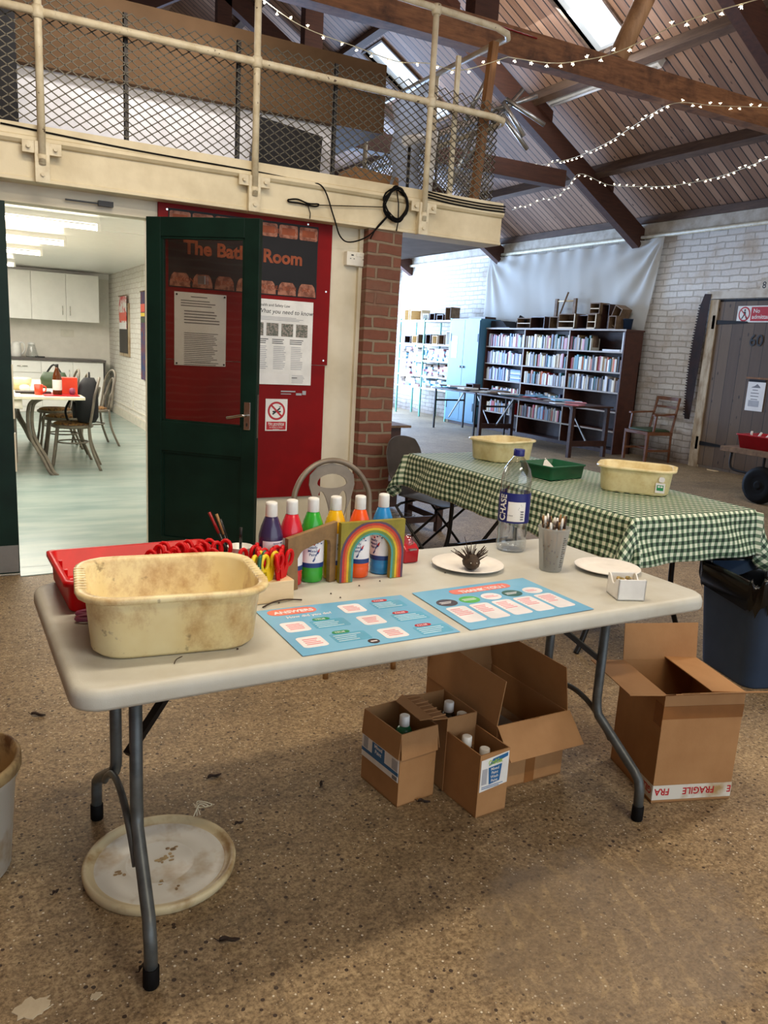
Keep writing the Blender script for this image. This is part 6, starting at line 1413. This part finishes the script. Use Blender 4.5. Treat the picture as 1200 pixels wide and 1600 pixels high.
def hanging(label, y0, y1, z0, z1, ztop, m_, extra):
    t = thing('wall_hanging', label, 'wall hanging', (2.355, (y0+y1)/2, z0)); w_ = abs(y1-y0)/2
    MB().box(-.004, .0, -w_, w_, 0, z1-z0).build('cloth', m_, t)
    g = MB()
    for a, b_, mi in extra: g.box(-.006, -.004, -w_*.9, w_*.9, (z1-z0)*a, (z1-z0)*b_, mi)
    g.build('applied_patches', ['leather_green', 'orange_red', 'white_paper', 'yellow_plastic'], t)
    MB().cyl((-.005, -w_-.01, z1-z0), (-.005, w_+.01, z1-z0), .008).build('rod', 'box_wood', t); MB().tube([(-.003, -w_, z1-z0), (0, 0, ztop-z0), (-.003, w_, z1-z0)], .002, 4).build('string', 'wire_white', t)
hanging('small red and white hanging over the kitchen window', 13.15, 13.80, 1.46, 1.98, 2.3, 'poster_multi', ((.0, .2, 2), (.25, .5, 1)))
hanging('long narrow blue hanging on the kitchen wall by the door', 11.72, 12.03, .75, 2.0, 2.3, 'blue_cloth', ((.72, .76, 3), (.77, .86, 1), (.65, .71, 0)))
# kitchen table
t = thing('kitchen_table', 'long cream table with curved taupe metal legs in the kitchen', 'table', (.40, 9.45, 0))
MB().box(-.65, .66, -1.32, 1.35, .745, .775).build('tabletop', 'cream_plastic', t, bevel=.005)
for sy in (-1, 1):
    for sx in (-1, 1):
        for dx in (-.018, .018):
            MB().tube(smooth_pts([(sx*.27+dx, sy*1.12, .74), (sx*.19+dx, sy*1.13, .68), (sx*.17+dx, sy*1.14, .50), (sx*.20+dx, sy*1.16, .34), (sx*.28+dx, sy*1.2, .18), (sx*.34+dx, sy*1.25, .04), (sx*.38+dx, sy*1.26, 0.0)]), .017, 8).build('leg', 'chair_grey', t)
    MB().box(-.05, .05, sy*1.12-.04, sy*1.12+.04, .12, .74).build('column', 'chair_grey', t)
def bent(label, x, y, rz, first=[None]):
    if first[0] is None:
        t = thing('bentwood_chair', label, 'chair', (x, y, 0), rz, 'bentwood chairs in the kitchen'); first[0] = t
        for r_, top, nm_ in ((.185, .94, 'back_hoop'), (.095, .84, 'inner_hoop')):
            pts = [(-r_, .17, .46), (-r_, .20, .62)]+[(r_*cos(pi-pi*k/10), .22+.05*sin(pi*k/10), top-.18+.18*sin(pi*k/10)) for k in range(11)]+[(r_, .20, .62), (r_, .17, .46)]
            MB().tube(smooth_pts(pts, 3), .0135, 8).build(nm_, 'chair_grey', t)
        MB().lathe([(.19, .43), (.205, .44), (.205, .455), (.19, .465)], n=28).build('seat', 'chair_grey', t); MB().lathe([(.18, .462), (.18, .475), (.15, .487), (.0, .49)], n=28, cap1=False).build('seat_pad', 'seat_fabric', t)
        for sx in (-1, 1):
            MB().tube(smooth_pts([(sx*.14, -.14, .44), (sx*.15, -.17, .2), (sx*.17, -.2, 0)]), .014, 8).build('leg', 'chair_grey', t)
            MB().tube(smooth_pts([(sx*.17, .16, .46), (sx*.17, .18, .25), (sx*.2, .27, 0)]), .014, 8).build('leg', 'chair_grey', t)
        MB().tube(smooth_pts([(-.16, -.17, .2), (0, -.15, .38), (.16, -.17, .2)]), .009, 6).build('brace', 'chair_grey', t)
        MB().tube([(.15*cos(a), .15*sin(a), .28) for a in [2*pi*k/20 for k in range(20)]], .008, 6, closed=True).build('leg_ring', 'chair_grey', t)
        return t
    t = dup(first[0]); t.location = (x, y, 0); t.rotation_euler = (0, 0, rz); t['label'] = label; return t
bent('nearest kitchen chair with a leopard-pattern seat, black bag on it', .99, 8.62, radians(-98))
bent('kitchen chair right of the black bag, its back to the brick wall', 1.42, 10.35, radians(-80))
bent('kitchen chair with its hoop rising behind the black bag', .98, 9.35, radians(-92))
bent('farther kitchen chair on the right side, before the base cupboards', .98, 10.15, radians(-88))
bent('kitchen chair at the left, only its back showing over the table', -.05, 11.25, radians(10))
t = thing('backpack', 'black backpack sitting on the nearest kitchen chair', 'bag', (1.13, 8.60, .49), radians(-95))
MB().loft([ring(.26, .16, .05, 0), ring(.34, .22, .07, .06, .0, 0), ring(.35, .22, .07, .22), ring(.28, .18, .06, .38, 0, .02), ring(.12, .1, .04, .45, 0, .03)]).build('body', 'black_fabric', t)
MB().tube(smooth_pts([(-.05, .03, .44), (0, .03, .5), (.05, .03, .44)]), .01).build('handle', 'black_fabric', t); MB().tube(smooth_pts([(-.13, -.1, .3), (-.15, -.2, .1), (-.1, -.16, -.04), (-.02, -.15, -.0)]), .012).build('strap', 'black_fabric', t)
MB().rrect(-.11, .11, .04, .2, .04, .105, .135, 0, frame((0, 0, 0), (1, 0, 0), (0, 0, 1), (0, -1, 0))).build('pocket', 'black_fabric', t)
t = thing('cola_bottle', 'dark brown bottle with cream label on the kitchen table', 'bottle', (.83, 8.35, .776))
MB().lathe([(.04, 0), (.043, .01), (.043, .16), (.036, .2), (.016, .255), (.015, .28)], n=20).build('body', 'amber_bottle', t); MB().lathe([(.016, .27), (.017, .3), (0, .302)], n=14).build('cap', 'black_plastic', t); MB().lathe([(.0438, .05), (.0438, .15)], n=24, cap0=False, cap1=False).build('label', 'plate_paper', t)
t = thing('mug', 'orange-red mug standing at the near edge of the kitchen table', 'mug', (.66, 8.35, .776))
MB().lathe([(.033, 0), (.036, .004), (.042, .10), (.038, .10), (.032, .008)], n=24).build('mug', 'orange_red', t); MB().tube(smooth_pts([(.038, 0, .085), (.065, 0, .075), (.062, 0, .035), (.034, 0, .025)]), .006).build('handle', 'orange_red', t)
tag(MB().box(.88, 1.03, 8.46, 8.60, .776, .94).build('red_box', 'orange_red'), 'orange-red box behind the brown bottle on the kitchen table', 'box')
tag(MB().box(.70, 1.02, 8.20, 8.62, .776, .783).build('red_folder', 'dark_red_plastic'), 'red folder lying under the bottle on the kitchen table', 'folder')
tag(MB().box(.46, .78, 8.42, 8.58, .776, .80).build('grey_case', 'slot_metal'), 'dark grey case on the kitchen table behind the orange mug', 'case')
t = thing('handbag', 'dark olive bag standing at the back of the kitchen table', 'bag', (.90, 9.35, .776)); MB().loft([ring(.26, .14, .04, 0), ring(.28, .16, .05, .1), ring(.22, .10, .04, .17)]).build('body', 'leather_green', t); MB().tube(smooth_pts([(-.08, 0, .15), (0, 0, .25), (.08, 0, .15)]), .01).build('handle', 'black_fabric', t)
t = thing('white_cloth', 'white cloth draped over the corner of the kitchen table', 'cloth', (.30, 8.30, .778))
def wc(u, v_):
    x = -.5+.70*u; y = -.17+.6*v_; z = .008+.004*sin(9*u+5*v_)
    if y < -.165+.0: pass
    d = max(0, .12-v_)*1.0
    return (x, y-.02*d, z-d*(.6+.5*u))
g = MB(); g.grid(wc, 16, 14); o = g.build('cloth', 'cloth_white', t); m_ = o.modifiers.new('thick', 'SOLIDIFY'); m_.thickness = .006
tag(MB().loft([ring(.34, .26, .06, 0, .42, 8.95), ring(.42, .34, .08, .05, .42, 8.95), ring(.44, .36, .09, .12, .42, 8.95), ring(.30, .22, .08, .12, .42, 8.95)]).xf(Matrix.Translation((0, 0, .776))).build('food_cover', 'tub_clean'), 'pale yellow dish with a cover on the kitchen table', 'dish')
def kb(label, x, y, m_, s=1.0):
    return tag(MB().lathe([(.03*s, 0), (.05*s, .03), (.045*s, .06), (.02*s, .07)], (x, y, .776), 14).build('cup', m_), label, 'cup')
kb('small white bowl beside the grey case on the kitchen table', .56, 8.7, 'white_plastic'); kb('purple cup at the right edge of the kitchen table', .97, 8.38, 'purple_plastic', .6)
